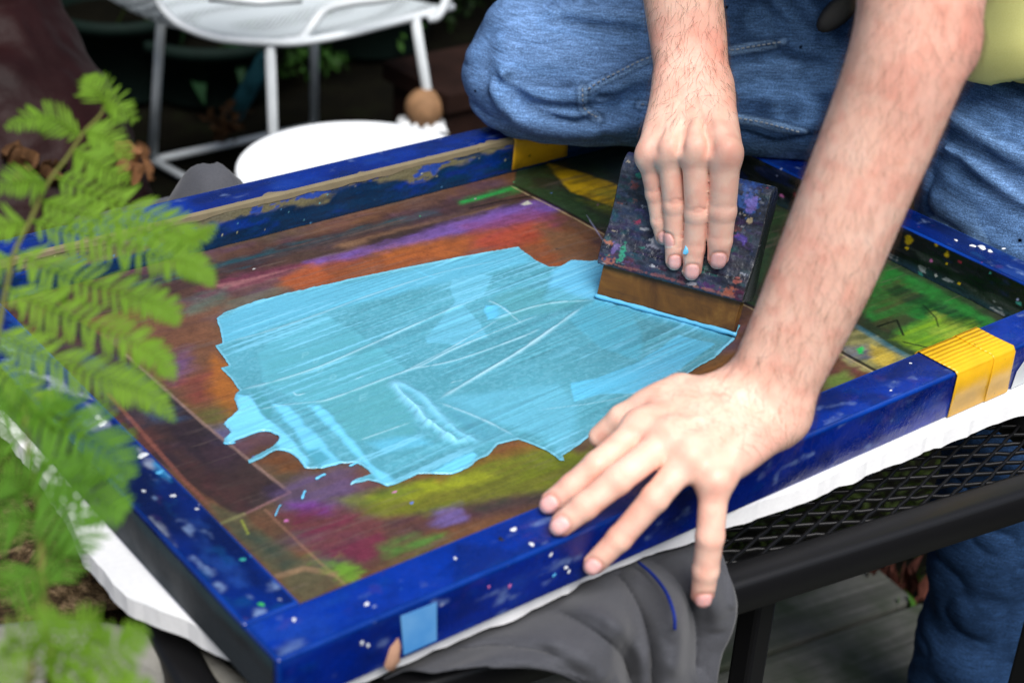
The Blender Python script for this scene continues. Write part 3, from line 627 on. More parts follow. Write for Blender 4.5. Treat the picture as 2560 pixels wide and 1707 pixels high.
p.line([(1960, 745), (2050, 800), (2110, 832)], .004, (60, 110, 130), .6, .6); p.line([(2075, 785), (2140, 800), (2180, 812)], .0011, (12, 22, 12), .9); p.line([(2015, 750), (2060, 735), (2075, 770)], .0012, (12, 22, 12), .9); p.line([(2120, 700), (2150, 730), (2155, 750)], .0009, (14, 30, 16), .8)
p.line(tapeline, .0022, (24, 20, 20), .9, .4); p.line([(x - 4, y + 4) for x, y in tapeline], .0010, (176, 158, 120), .7, .5)
p.line([(1080, 478), (1150, 462), (1220, 450)], .0016, (24, 20, 16), .8); p.poly([(1196, 470), (1212, 461), (1222, 468), (1205, 472)], (190, 190, 176), .0015, 1, 0)
p.line([(1345, 490), (1370, 530), (1390, 560)], .0008, (170, 170, 210), .6, .5, True)
p.spots(26, [(210, 120, 190), (230, 230, 230), (70, 180, 120), (90, 120, 200), (30, 24, 24)], .0008, .002, 3)
fine = sstep(.3, .7, p.tex(10, 420, 3)) - .5; p.c *= (1 + .16 * fine * sstep(.35, .6, p.tex(12, 30)))[:, None]; p.c *= (.75 + .5 * p.tex(160, 160, 3))[:, None]
scr = sstep(.66, .70, p.tex(14, 330, 3)) * sstep(.45, .6, p.tex(9, 20)); p.c += (lin(150, 130, 120) * .5 - p.c) * (scr * .22)[:, None]
p.h = (fbm2(p.S * 30, p.T * 60, 77) - .5) * .0006
p.build('mesh', M_stain, screen)
# ink-crusted inner face of the far bar
M_crust = paint_mat('ink_crust', .18, .42, .45)
f_ = Panel((.0, IH - .0012, MZ + .0004), (1, 0, 0), (0, 0, 1), IW, TOP - MZ - .0015, .0013); f_.base((2, 46, 82))
f_.lay(sstep(.4, .7, f_.tex(14, 90)) * .6, (0, 34, 66)); f_.lay(sstep(.5, .75, f_.tex(20, 60)) * .7, (4, 50, 150))
tan = (sstep(.020, .026, f_.T + (f_.tex(22, 50) - .5) * .040)); f_.lay(tan * .9, (122, 116, 84)); f_.lay(sstep(.58, .64, f_.tex(30, 90)) * .85, (4, 48, 92))
f_.lay(sstep(.66, .70, f_.tex(40, 120)) * tan * .9, (20, 70, 170)); f_.poly([(825, 520), (860, 495), (880, 500), (850, 530)], (196, 190, 96), .001, 1, .002)
f_.lay(sstep(.0022, .0012, f_.T + (f_.tex(50, 50) - .5) * .004), (4, 40, 70)); f_.spots(40, [(120, 200, 220), (90, 150, 200), (200, 200, 150)], .0004, .0011, 8)
f_.h = (f_.tex(40, 140) - .5) * .0016 + .0002; f_.build('ink_crust', M_crust, bar_far)
g_ = Panel((IW - .0012, IH, MZ + .0004), (0, -1, 0), (0, 0, 1), IH, TOP - MZ - .0015, .0013); g_.base((18, 22, 26))
g_.lay(sstep(.45, .7, g_.tex(20, 90)) * .7, (58, 66, 62)); g_.lay(sstep(.55, .72, g_.tex(24, 60)) * .8, (6, 10, 12)); g_.lay(sstep(.6, .72, g_.tex(30, 70)) * .7, (12, 26, 70))
g_.lay(sstep(.012, .002, g_.T + (g_.tex(40, 60) - .5) * .012) * .6, (40, 70, 80)); g_.lay(sstep(.62, .70, g_.tex(60, 200)) * sstep(.016, .004, g_.T), (150, 158, 160))
g_.spots(26, [(206, 176, 20), (200, 110, 170), (60, 150, 140), (150, 160, 200), (214, 214, 214), (130, 30, 50)], .0008, .0035, 4)
for xy, r_ in (((2087, 553), 9), ((2151, 562), 6), ((2175, 581), 6)): g_.poly([(xy[0] + r_ * .8 * math.cos(a), xy[1] + r_ * 1.2 * math.sin(a)) for a in np.linspace(0, 6, 9)], (196, 166, 20), .0015, .9, .003)
g_.h = (g_.tex(40, 140) - .5) * .002 + .0002; g_.build('ink_crust', M_crust, bar_right)
# bare grey strip on the outer left face, tan tape on the far bar, yellow tape wraps, pale blue tape
l_ = Panel((-BW - .0006, IH + BW * .9, ZB + .001), (0, -1, 0), (0, 0, 1), IH + BW * 1.8, TOP - ZB - .004, .002); l_.base((38, 48, 56)); l_.lay(sstep(.45, .75, l_.tex(14, 60)), (24, 30, 38)); l_.lay(sstep(.028, .04, l_.T + (l_.tex(20, 20) - .5) * .02) * .7, (34, 74, 84)); l_.build('side_strip', paint_mat('grey_side', .6, .8, .3), bar_left)
# worn paint on the bars: scuffs, smears and old ink, each coat a thin sheet on its bar
M_coat = paint_mat('worn_blue_paint', .20, .40, .35)
def coat(O, a, b_, La, Lb, c0, c1, dirt, seed, name='paint_coat'):
    w = Panel(O, a, b_, La, Lb, .0014); w.k = seed * 100; w.base(c0); w.lay(sstep(.35, .7, w.tex(12, 30)), c1); w.lay(sstep(.5, .75, w.tex(24, 40)) * .5, (0, 16, 66))
    w.lay(sstep(.56, .80, w.tex(26, 46)) * .30 * (.4 + dirt), (40, 84, 170)); w.lay(sstep(.66, .86, w.tex(50, 90, 6)) * (.25 + .5 * dirt), (130, 156, 200)); w.lay(sstep(.64, .80, w.tex(50, 70)) * .4 * dirt, (10, 74, 130)); w.lay(sstep(.70, .84, w.tex(44, 80)) * .5 * dirt, (80, 50, 110))
    w.spots(int(2 + 12 * dirt), [(150, 168, 204), (190, 200, 220), (90, 120, 184), (40, 90, 180), (0, 96, 96), (120, 70, 130)], .0003, .0013, seed)
    w.h = (w.tex(70, 90) - .5) * .0005; return w
mg = .0030
cn = coat((-BW + mg, -BW + mg, TOP + .0003), (1, 0, 0), (0, 1, 0), IW + 2 * BW - 2 * mg, BW - 2 * mg, (0, 46, 150), (0, 34, 122), .35, 3)
for pts in ([(640, 1490), (690, 1470), (720, 1490), (660, 1510)], [(950, 1385), (1010, 1365), (1040, 1385), (980, 1400)], [(1930, 1010), (2000, 970), (2060, 985), (1960, 1030)], [(1090, 1330), (1150, 1310), (1160, 1330), (1110, 1345)]): cn.poly(pts, (110, 140, 196), .006, .5, .006, .5)
cn.build('paint_coat', M_coat, bar_near)
coat((-BW + mg, IH + mg, TOP + .0003), (1, 0, 0), (0, 1, 0), IW + 2 * BW - 2 * mg, BW - 2 * mg, (0, 44, 142), (0, 30, 112), .15, 5).build('paint_coat', M_coat, bar_far)
cl = coat((-mg, mg, TOP + .0003), (0, 1, 0), (-1, 0, 0), IH - 2 * mg, BW - 2 * mg, (0, 34, 116), (0, 20, 78), 1.0, 7)
cl.n = -cl.n; cl.h = np.abs(cl.h)
for pts in ([(200, 925), (232, 940), (250, 975), (215, 985)], [(320, 1035), (340, 1050), (352, 1070), (325, 1050)], [(345, 1190), (370, 1215), (400, 1255), (380, 1250)], [(60, 850), (140, 870), (200, 915), (120, 890)]): cl.poly(pts, (196, 206, 222), .005, .75, .008, .5)
cl.poly([(360, 1065), (380, 1080), (395, 1105), (372, 1090)], (20, 140, 200), .004, .8, .005); cl.build('paint_coat', M_coat, bar_left)
cr = coat((IW + BW - mg, mg, TOP + .0003), (0, 1, 0), (-1, 0, 0), IH - 2 * mg, BW - 2 * mg, (0, 30, 110), (0, 18, 72), .8, 9); cr.n = -cr.n; cr.h = np.abs(cr.h); cr.build('paint_coat', M_coat, bar_right)
coat((-BW + mg, -BW - .0003, ZB + .002), (1, 0, 0), (0, 0, 1), IW + 2 * BW - 2 * mg, TOP - ZB - .005, (0, 34, 132), (0, 26, 108), .3, 11).build('paint_coat', M_coat, bar_near)
def tape_mat(name, c, rib=True, rough=.38):
    t = NT(name); c = np.array(c); v = t.map((1, 1, 1)); w = t.new('ShaderNodeTexWave', wave_type='BANDS', bands_direction='Y'); w.inputs['Scale'].default_value = 62; w.inputs['Distortion'].default_value = .7; t.l.new(v, w.inputs['Vector'])
    n = t.noise(45, 5, .6); col = t.mix(t.ramp(n, [(.4, 0), (.75, .6)]), tuple(c), tuple(c * .7))
    dk = t.ramp(t.noise(130, 4), [(.68, 0), (.74, 1)]); col = t.mix(t.math('MULTIPLY', dk, .7), col, (.04, .03, .01))
    t.P(base=col, rough=rough)
    t.bump(w.outputs['Fac'] if rib else n, .55 if rib else .3, .0012); return t.m
M_yel = tape_mat('yellow_tape', (.80, .44, .012))
def wrap(x0, x1, y0, y1, sgn, o=.0014, skew=0.):
    """a strip of tape folded over a bar: outer side, top, inner side"""
    prof = [(y0 - o, ZB + .001), (y0 - o, TOP - .002), (y0 + .0012, TOP + o), ((y0 + y1) / 2, TOP + o * .8), (y1 - .0012, TOP + o), (y1 + o + .0014 * (sgn < 0), TOP - .002), (y1 + o + .0014 * (sgn < 0), MZ + .004)]
    if sgn < 0: prof = [(y0 - o - .0016, MZ + .004), (y0 - o - .0016, TOP - .002)] + prof[2:5] + [(y1 + o, TOP - .002), (y1 + o, ZB + .004)]
    r = np.random.default_rng(int(x0 * 1000)); nx = 16; G = []
    for k, (yy, zz) in enumerate(prof): G.append([(x0 + skew * k + (x1 - x0) * i / nx + (r.normal() * .0006 if i in (0, nx) else 0), yy, zz + r.normal() * .00012) for i in range(nx + 1)])
    o = MB().grid(G).build('yellow_tape', M_yel, bar_near if sgn > 0 else bar_far); s = o.modifiers.new('solid', 'SOLIDIFY'); s.thickness = .0006; s.offset = 1 if sgn > 0 else -1; return o
wrap(.639, .702, -BW, 0, 1); wrap(.690, .722, -BW, 0, 1, .0022)
wrap(.634, .715, IH, IH + BW, -1)
mk('grey_tape', [(x, -BW - .0010 - e, z) for e in (0, .0005) for x, z in ((.730, .7455), (.80, .7455), (.80, .772), (.742, .772), (.733, .762))], [(4, 3, 2, 1, 0), (5, 6, 7, 8, 9), (0, 1, 6, 5), (1, 2, 7, 6), (2, 3, 8, 7), (3, 4, 9, 8), (4, 0, 5, 9)], plain('grey_tape', (.42, .44, .45), .5), bar_near, False)
M_tan = tape_mat('parcel_tape', (.20, .165, .10), False, .3)
tn = []
for i in range(120):
    x = -.02 + i * .0055; a = .0022 + .012 * max(0, fbm2(np.array([x * 42]), np.array([3.]), 6)[0] - .60) * 4; bb = .003 + .010 * fbm2(np.array([x * 30]), np.array([9.]), 2)[0]
    tn.append([(x, IH + a, TOP + .0008), (x, IH + .0018, TOP + .0006), (x, IH - .0017, TOP - .0012), (x, IH - .0021, TOP - .0012 - bb * .6)])
o = MB().grid(tn).build('parcel_tape', M_tan, bar_far, False); s = o.modifiers.new('solid', 'SOLIDIFY'); s.thickness = .0002
M_bt = NT('pale_blue_tape'); M_bt.P(base=M_bt.ramp(M_bt.noise(25), [(.3, (.05, .24, .58)), (.7, (.14, .36, .66))]), rough=.5); M_bt = M_bt.m
def onface(px, py, y=-BW): r = ray(px, py); return CAM + r * ((y - CAM[1]) / r[1])
q = [onface(999, 1538), onface(1089, 1503), onface(1089, 1597), onface(1007, 1634)]
V = [a + np.array([0, -.0008, 0]) for a in q] + [a + np.array([0, -.0014, 0]) for a in q]
mk('blue_tape', V, [(4, 5, 6, 7), (0, 3, 2, 1), (0, 1, 5, 4), (1, 2, 6, 5), (2, 3, 7, 6), (3, 0, 4, 7)], M_bt, bar_near, False)
# bare patch of wood, paint dots standing proud of the bars
rng = np.random.default_rng(21); M_dots = {}
def blob(c, r, nrm, mat, name='paint_drip', el=1., parent=None):
    m_ = MB(); nv = np.asarray(nrm, float); a = np.cross(nv, [.3, .5, .81]); a /= np.linalg.norm(a); b_ = np.cross(nv, a); ph = rng.uniform(0, 6.28, 4)
    V = [np.asarray(c) + nv * r * .35]; F = []
    for k, (rr, hh) in enumerate(((.55, .28), (1., 0))):
        for j in range(9):
            th = j / 9 * 6.283; q = r * rr * (1 + .28 * math.sin(2 * th + ph[0]) + .16 * math.sin(3 * th + ph[1])); V.append(np.asarray(c) + a * q * math.cos(th) * el + b_ * q * math.sin(th) + nv * (r * hh + .0002))
    F = [(0, 1 + j, 1 + (j + 1) % 9) for j in range(9)] + [(1 + j, 10 + j, 10 + (j + 1) % 9, 1 + (j + 1) % 9) for j in range(9)]
    return m_.add(V, F).build(name, mat, parent)
for nm, c in dict(white=(.7, .73, .78), teal=(.02, .30, .26), pink=(.55, .14, .35), sky=(.08, .38, .68), yellow=(.65, .5, .03), black=(.01, .01, .012), green=(.03, .35, .08)).items():
    t = NT('dried_paint_' + nm); t.P(base=c, rough=.4); M_dots[nm] = t.m
for x, y, r, c in [(256, 1058, .0042, 'white'), (246, 1044, .0032, 'white'), (357, 1138, .0040, 'white'), (400, 1180, .003, 'sky'), (433, 1239, .002, 'white'), (359, 1227, .0016, 'white'), (492, 1272, .0013, 'white'), (653, 1510, .0022, 'green'), (735, 1548, .0016, 'white'), (607, 1398, .002, 'teal'), (1284, 1323, .0024, 'white'), (1329, 1360, .002, 'white'), (1252, 1347, .0022, 'black'), (1138, 1395, .0013, 'white'), (917, 1509, .0018, 'white'), (2276, 908, .0012, 'white'), (2227, 976, .0012, 'white'), (2455, 619, .0046, 'white'), (2432, 615, .003, 'white'), (2475, 628, .003, 'white'), (2509, 622, .002, 'white'), (2390, 601, .002, 'white')]:
    q = U(x, y, TOP + .0004); blob(q, r, (0, 0, 1), M_dots[c], parent=bar_near if q[1] < 0 else bar_left if q[0] < 0 else bar_right)
for x, y, r, c in [(1377, 1386, .0016, 'white'), (1415, 1418, .0018, 'white'), (1422, 1428, .0015, 'white'), (1385, 1437, .0016, 'sky'), (1274, 1464, .0015, 'pink'), (1222, 1466, .0012, 'pink'), (905, 1606, .0016, 'white'), (920, 1612, .0015, 'white')]:
    blob(onface(x, y, -BW - .0006), r, (0, -1, 0), M_dots[c], parent=bar_near)
M_wood = plain('bare_wood', (.42, .24, .16), .7); blob(onface(983, 1640, -BW - .0005), .011, (0, -1, 0), M_wood, 'bare_patch', .7, bar_near)

# ================================================================== ink
inkpts = [(542, 798), (560, 783), (600, 768), (641, 755), (720, 735), (812, 715), (920, 690), (1034, 666), (1150, 644), (1295, 619), (1321, 639), (1345, 655), (1372, 668), (1402, 667), (1428, 652), (1471, 655), (1530, 652), (1620, 700), (1740, 760), (1850, 815), (1838, 842), (1836, 850), (1818, 866), (1790, 895), (1735, 924), (1684, 963), (1656, 993), (1600, 1030), (1540, 1062), (1482, 1084), (1447, 1114), (1407, 1139), (1411, 1153), (1398, 1152), (1375, 1132), (1340, 1115), (1295, 1099), (1245, 1112), (1220, 1140), (1197, 1150), (1170, 1170), (1132, 1186), (1085, 1186), (1045, 1187), (1005, 1205), (969, 1217), (945, 1208), (920, 1202), (895, 1208), (876, 1213), (880, 1204), (905, 1194), (930, 1186), (905, 1165), (885, 1158), (850, 1160), (805, 1172), (762, 1172), (745, 1150), (725, 1132), (707, 1127), (690, 1126), (655, 1145), (622, 1160), (618, 1152), (650, 1134), (680, 1118), (697, 1105), (697, 1092), (675, 1082), (653, 1080), (620, 1092), (590, 1102), (577, 1112), (560, 1108), (561, 1098), (577, 1085), (570, 1072), (557, 1061), (580, 1045), (596, 1026), (586, 1000), (588, 985), (600, 978), (575, 945), (553, 921), (572, 916), (555, 890), (537, 866), (556, 860), (552, 835)]
inkP = np.array([U(x, y, MZ)[:2] for x, y in inkpts]); lo2 = inkP.min(0) - .004; hi2 = inkP.max(0) + .004
hI = .00125; k_ = Panel((lo2[0], lo2[1], MZ + .0006), (1, 0, 0), (0, 1, 0), hi2[0] - lo2[0], hi2[1] - lo2[1], hI)
R3 = lambda *pts: [((500 + .4274 * x) / K, (580 + .4274 * y) / K) for x, y in pts]
k_.base((86, 160, 180)); wob = (k_.tex(60, 60) - .5)
k_.lay(sstep(.35, .7, k_.tex(25, 40)) * .5, (78, 148, 164)); k_.lay(sstep(.5, .62, k_.tex(300, 420, 2)) * .3, (116, 186, 208))
grain = k_.tex(640, 760, 2)
thick = np.zeros(len(k_.S))
def patch(pts, rgb, h, op=1., soft=.0020, rag=.0040, streak=0., fs=6, ft=260):
    P_ = np.array([k_.st(*q) for q in pts]); g = soft + rag; w = (k_.S > P_[:, 0].min() - g) & (k_.S < P_[:, 0].max() + g) & (k_.T > P_[:, 1].min() - g) & (k_.T < P_[:, 1].max() + g); S, T = k_.S[w], k_.T[w]; k_.k += 11
    d = polysd(S, T, P_) + (fbm2(S * 45, T * 60, k_.k) - .5) * 2 * rag; m_ = sstep(soft, -soft, d) * op
    if streak: m_ = m_ * (1 - streak + streak * sstep(.3, .65, fbm2(S * fs, T * ft, k_.k + 5)))
    k_.c[w] += (lin(*rgb) * GAIN - k_.c[w]) * m_[:, None]; thick[w] += m_ * h
BR, TH = (98, 196, 240), (70, 158, 176)
patch(R3((100, 510), (330, 410), (1860, 92), (1950, 180), (1500, 280), (700, 470), (110, 660)), (98, 182, 214), .0002, .7, .005)
patch(R3((340, 690), (470, 600), (560, 570), (740, 480), (1000, 640), (1190, 800), (1100, 850), (640, 1020), (380, 900), (350, 780)), (100, 182, 204), .00025, .75, .0025, .004, .6)
patch(R3((340, 720), (900, 580), (1080, 700), (1150, 800), (640, 1000), (400, 900)), (84, 160, 172), 0, .55, .010, .006, .7)
patch(R3((1480, 280), (1620, 250), (1720, 250), (1690, 300), (1660, 370), (1540, 430), (1600, 500), (1660, 570), (1680, 620), (1500, 660), (1330, 650), (1320, 620), (1360, 560), (1440, 480), (1500, 410), (1465, 340)), (110, 190, 220), .0003, .8, .0014, .003, .45)
patch(R3((1670, 430), (1780, 440), (1830, 480), (1680, 520)), BR, .0005, .9)
patch(R3((0, 560), (100, 500), (120, 640), (60, 660)), BR, .0002, .6)
patch([(1250, 690), (1270, 620), (1310, 600), (1400, 600), (1390, 660), (1370, 690), (1330, 690)], (110, 196, 236), .0006, .85, .004, .005)
patch([(1130, 690), (1190, 660), (1290, 665), (1360, 690), (1250, 720), (1150, 740)], (88, 162, 172), 0, .6, .006)
patch([(1370, 690), (1450, 720), (1475, 770), (1470, 830), (1380, 800), (1300, 730)], (88, 176, 204), .0002, .7, .003, .002, .3)
patch([(1310, 880), (1370, 870), (1470, 830), (1560, 770), (1640, 790), (1560, 850), (1470, 905), (1380, 905), (1320, 922)], (100, 196, 236), .0003, .85, .0012, .002, .3)
patch([(1010, 915), (1280, 880), (1330, 930), (1300, 1050), (1240, 1000), (1100, 960)], (104, 184, 212), .0002, .75, .006, .003, .4)
patch([(1020, 915), (1110, 1025), (1200, 1005), (1100, 940)], (88, 160, 182), .0, .6, .004, .002, .7, 300, 8)
patch(R3((650, 1010), (1100, 860), (1160, 940), (1250, 1090), (1250, 1180), (900, 1230), (740, 1100)), (88, 164, 174), .0, .7, .004, .002, .4)
patch(R3((640, 1020), (700, 1010), (860, 1180), (1000, 1350), (1130, 1450), (1090, 1490), (900, 1300), (740, 1120)), (116, 208, 246), .0009, .9, .003, .003)
patch(R3((430, 1010), (520, 1020), (640, 1150), (800, 1320), (960, 1430), (880, 1490), (700, 1380), (560, 1180)), (116, 206, 244), .0009, .85, .003, .004)
patch(R3((215, 950), (290, 960), (350, 1040), (400, 1100), (500, 1180), (640, 1330), (620, 1390), (480, 1290), (430, 1180), (300, 1190), (160, 1250), (130, 1130), (190, 1060)), (122, 212, 250), .0013, .95, .003, .003)
patch(R3((290, 920), (350, 930), (430, 1040), (400, 1090), (340, 1030)), (74, 148, 160), -.0002, .8, .002)
patch(R3((610, 1280), (700, 1260), (770, 1330), (700, 1370)), (72, 150, 170), -.0006, .85, .003); patch(R3((1000, 1240), (1160, 1200), (1300, 1200), (1340, 1240), (1080, 1300)), (104, 196, 232), .0001, .6, .006)
patch(R3((1330, 1400), (1600, 1290), (1620, 1310), (1500, 1420), (1400, 1430)), (112, 206, 246), .0006, .9)
patch(R3((1450, 1050), (1620, 1100), (1850, 1190), (1620, 1230)), (82, 152, 176), 0, .7, .003, .002, .7, 300, 10)
GL = {'E': [[(1, 1), (0, 1), (0, 0), (1, 0)], [(0, .5), (.8, .5)]], 'P': [[(0, 0), (0, 1), (.8, 1), (.9, .75), (.8, .5), (0, .5)]], 'D': [[(0, 0), (0, 1), (.6, 1), (.9, .5), (.6, 0), (0, 0)]]}
for ch, cx_, cy_, sz in (('E', 899, 1003, 17), ('P', 756, 896, 15), ('D', 784, 908, 14), ('D', 795, 931, 14), ('D', 826, 951, 15)):        # ghost lettering of an older stencil
    for st_ in GL[ch]: k_.line([((cx_ + sz * (a * .95 + b_ * .15)) / K, (cy_ + sz * (-a * .28 - b_ * .8)) / K) for a, b_ in st_], .0009, (124, 192, 208), .45, .8)
k_.c *= (1 + (.08 * (grain - .5) * 2 * sstep(.0006, .0001, thick))[:, None])
_a, _b = np.array(k_.st(*R3((190, 935))[0])), np.array(k_.st(*R3((1650, 385))[0])); _d = (_b - _a) / np.linalg.norm(_b - _a); _u = k_.S * _d[0] + k_.T * _d[1]; _v = -k_.S * _d[1] + k_.T * _d[0]
_s = fbm2(_u * 9, _v * 520, 91, 3); _s2 = sstep(.62, .70, fbm2(_u * 6, _v * 260, 95, 3)); k_.c *= (1 + .34 * (_s - .5) * 2 * sstep(.3, .6, fbm2(_u * 14, _v * 20, 97)))[:, None]; k_.c += (lin(130, 208, 240) * GAIN - k_.c) * (_s2 * .6 * sstep(.4, .6, fbm2(_u * 10, _v * 14, 99)))[:, None]; thick = thick + .00022 * (_s - .5) + .0002 * _s2
def ridge(pts, w, h, op=.62, rgb=(186, 228, 246), wav=.0):
    P_ = spline([k_.st(*q) for q in pts], 40); g = w * 4; b_ = (k_.S > P_[:, 0].min() - g) & (k_.S < P_[:, 0].max() + g) & (k_.T > P_[:, 1].min() - g) & (k_.T < P_[:, 1].max() + g)
    d, t_ = linedist(k_.S[b_], k_.T[b_], P_); w = w * (1 + .5 * 2 * (noise2(t_ * 24, t_ * 0 + w * 900, 3) - .5)); e = np.exp(-(d / w) ** 2); fade = sstep(0, .12, t_) * sstep(1, .86, t_) * (.55 + .45 * noise2(t_ * 13, t_ * 0 + w * 500, 8))
    k_.c[b_] += (lin(*rgb) * GAIN - k_.c[b_]) * (e * op * fade)[:, None]; thick[b_] += e * h * fade
ridge(R3((110, 660), (400, 580), (700, 480), (1000, 370), (1450, 230), (1860, 150)), .0009, .0005, .45); ridge(R3((190, 935), (420, 880), (700, 790), (1000, 660), (1200, 570), (1450, 460), (1650, 385)), .0011, .0012)
ridge(R3((640, 1020), (870, 940), (1110, 850), (1300, 780), (1500, 680), (1870, 530), (2000, 480)), .0010, .0011); ridge(R3((1200, 810), (1500, 750), (1870, 620), (2000, 560)), .0009, .0009, .7)
ridge(R3((1380, 990), (1600, 860), (1870, 700), (2100, 540), (2250, 430)), .0016, .0016, .8); ridge(R3((330, 1040), (520, 1010), (740, 985), (900, 930)), .0007, .0005, .5); ridge(R3((930, 1220), (1100, 1160), (1240, 1110)), .0007, .0006, .6)
ridge(R3((1170, 830), (1290, 770), (1500, 660), (1800, 480)), .0007, .0006, .6); ridge(R3((1390, 995), (1560, 1060), (1700, 1120), (1850, 1200)), .0010, .0007, .6); ridge([(1225, 945), (1450, 905), (1650, 800)], .0006, .0003, .4)
ridge([(1130, 735), (1250, 700), (1365, 690)], .0012, .0012, .6); ridge([(1120, 690), (1150, 705), (1200, 745)], .0010, .0009, .6); ridge(R3((1240, 215), (1330, 255), (1390, 265)), .0014, .0003, .5, (108, 200, 236))
ridge(R3((540, 940), (570, 955), (620, 945)), .0008, .0008, .8); ridge(R3((905, 865), (960, 840)), .0006, .0005, .7); ridge(R3((1460, 885), (1540, 865)), .0005, .0004, .6)
ridge(R3((100, 510), (330, 410), (700, 320), (1250, 207), (1860, 94), (1900, 120)), .0010, .0009, .5, (150, 214, 240))
# the thick pushed-up roll in the middle, the bead under the blade
for off, w, h in ((0, .0042, .0034), (6, .0022, .0016)):
    ridge(R3((1110, 860 + off), (1160, 930 + off), (1210, 990), (1270, 1040 + off), (1310, 1100), (1400, 1160 + off), (1450, 1200), (1520, 1235 + off)), w, h, .95, (146, 218, 250))
ridge(R3((1100, 860), (1280, 950), (1400, 1080), (1520, 1180), (1650, 1240)), .0040, .0022, .85, (138, 216, 250)); ridge(R3((1440, 1190), (1500, 1230), (1560, 1215)), .003, .002, .8, (140, 218, 250))
ridge([(1368, 686), (1450, 708), (1560, 742), (1684, 775)], .0032, .0030, .85, (104, 200, 246)); ridge([(1684, 775), (1672, 792), (1640, 815)], .0020, .0016, .8, (130, 214, 250))
sd_ = polysd(k_.S, k_.T, inkP - lo2) + (fbm2(k_.S * 160, k_.T * 160, 31) - .5) * .0022
k_.h = (.00025 + np.maximum(thick, -.0001) + .0006 * np.exp(-((sd_ + .0014) / .0013) ** 2) + .00025 * (grain - .5)) * sstep(.0006, -.0009, sd_)
k_.lay(np.exp(-((sd_ + .0008) / .001) ** 2) * .5, (140, 210, 240))
gr = np.gradient(sd_.reshape(k_.na, k_.nb), hI); gn = np.hypot(gr[0], gr[1]) + 1e-6; mv = (sd_ > -.6 * hI) & (sd_ < 1.6 * hI)
k_.S = k_.S - np.where(mv, (gr[0] / gn).ravel() * np.clip(sd_, -hI, 1.5 * hI), 0); k_.T = k_.T - np.where(mv, (gr[1] / gn).ravel() * np.clip(sd_, -hI, 1.5 * hI), 0)
V = k_.O + k_.S[:, None] * k_.a + k_.T[:, None] * k_.b + k_.h[:, None] * k_.n
i, j = np.meshgrid(np.arange(k_.na - 1), np.arange(k_.nb - 1), indexing='ij'); i = i.ravel(); j = j.ravel(); fI = lambda x, y: x * k_.nb + y
F = np.stack([fI(i, j), fI(i + 1, j), fI(i + 1, j + 1), fI(i, j + 1)], 1); F = F[(sd_[F] < 1.2 * hI).all(1)]; used = np.unique(F); rm = np.full(len(V), -1); rm[used] = np.arange(len(used))
t = NT('wet_ink'); t.P(base=t.attr(), rough=t.ramp(t.noise(30, 4), [(.35, .16), (.65, .36)]), spec=.5, sss=.0); t.bump(t.noise(300, 3), .14, .0006); M_ink = t.m
ink = tag(mk('ink', V[used], rm[F], M_ink, None, True, k_.c[used]), 'sky blue ink spread in ragged streaks across the screen mesh', 'ink')
M_ink2 = NT('ink_drop'); M_ink2.P(base=lin(110, 204, 248) * GAIN, rough=.3); M_ink2 = M_ink2.m
for pts, r in [([(513, 1017), (525, 1019), (541, 1016)], .0010), ([(655, 1003), (660, 1000), (667, 1003)], .0010), ([(660, 1018), (668, 1012), (674, 1008)], .0011), ([(738, 1072), (746, 1066), (752, 1070)], .0014), ([(725, 1100), (738, 1092), (748, 1088)], .0014), ([(694, 1145), (698, 1132), (702, 1126)], .0012), ([(802, 1070), (818, 1063), (830, 1057)], .0012), ([(632, 1185), (640, 1165), (646, 1158)], .0006)]:
    q = spline([u(x, y, MZ + .0008) for x, y in pts], 8); MB().tube(q, np.array([.5, 1.2, .9, .8, .8, .9, 1., .5]) * r, 6, flat=.6).build('ink_drop', M_ink2, ink)

# ================================================================== squeegee
bl_, br_ = u(1372, 683, MZ + .001), u(1685, 770, MZ + .001); e_ = br_ - bl_; SL = np.linalg.norm(e_); e_ /= SL; n_ = np.array([-e_[1], e_[0], 0]); th = math.radians(22)
s_up = math.cos(th) * np.array([0, 0, 1]) + math.sin(th) * n_; s_fr = -np.cross(e_, s_up); s_fr *= np.sign(-(s_fr @ n_)); # s_fr: outward from the visible face
SQ = lambda a, h, f: bl_ + e_ * a + s_up * h + s_fr * f            # along the blade, up the face, out of the face
squeegee = thing('squeegee', 'paint splattered wooden squeegee standing in the blue ink', 'squeegee', tuple((bl_ + br_) / 2))
prof = [(.0335, .0125), (.036, .0140), (.045, .0142), (.052, .0135), (.060, .0105), (.072, .0072), (.085, .0055), (.100, .0055), (.115, .0070), (.128, .0080), (.138, .0062), (.1445, .0005), (.1455, -.006), (.1435, -.0135), (.137, -.0185), (.125, -.0205), (.105, -.0195), (.085, -.0195), (.065, -.0215), (.050, -.0240), (.036, -.0240), (.0335, -.0225)]
pr = spline([(h, f - .002) for h, f in prof], 230); na = 230; hx = np.linspace(-.004, SL + .003, na)
w_ = Panel(SQ(0, 0, .006), e_, s_up, .01, .01, .01); AA, II = np.meshgrid(hx, np.arange(230), indexing='ij'); hh, ff = pr[II.ravel(), 0], pr[II.ravel(), 1]
w_.S = AA.ravel(); w_.T = np.where(ff > -.008, hh, .31 - hh); w_.c = np.zeros((len(w_.S), 3)); w_.n = np.cross(e_, s_up)
w_.base((64, 70, 86)); w_.lay(sstep(.4, .7, w_.tex(60, 160)) * .7, (24, 26, 36)); w_.lay(sstep(.5, .75, w_.tex(40, 200)) * .7, (84, 90, 108)); w_.lay(sstep(.52, .7, w_.tex(70, 180)) * .5, (22, 52, 92)); w_.lay(sstep(.56, .7, w_.tex(60, 240)) * .6, (58, 36, 84)); w_.lay(sstep(.58, .7, w_.tex(80, 160)) * .5, (20, 84, 84))
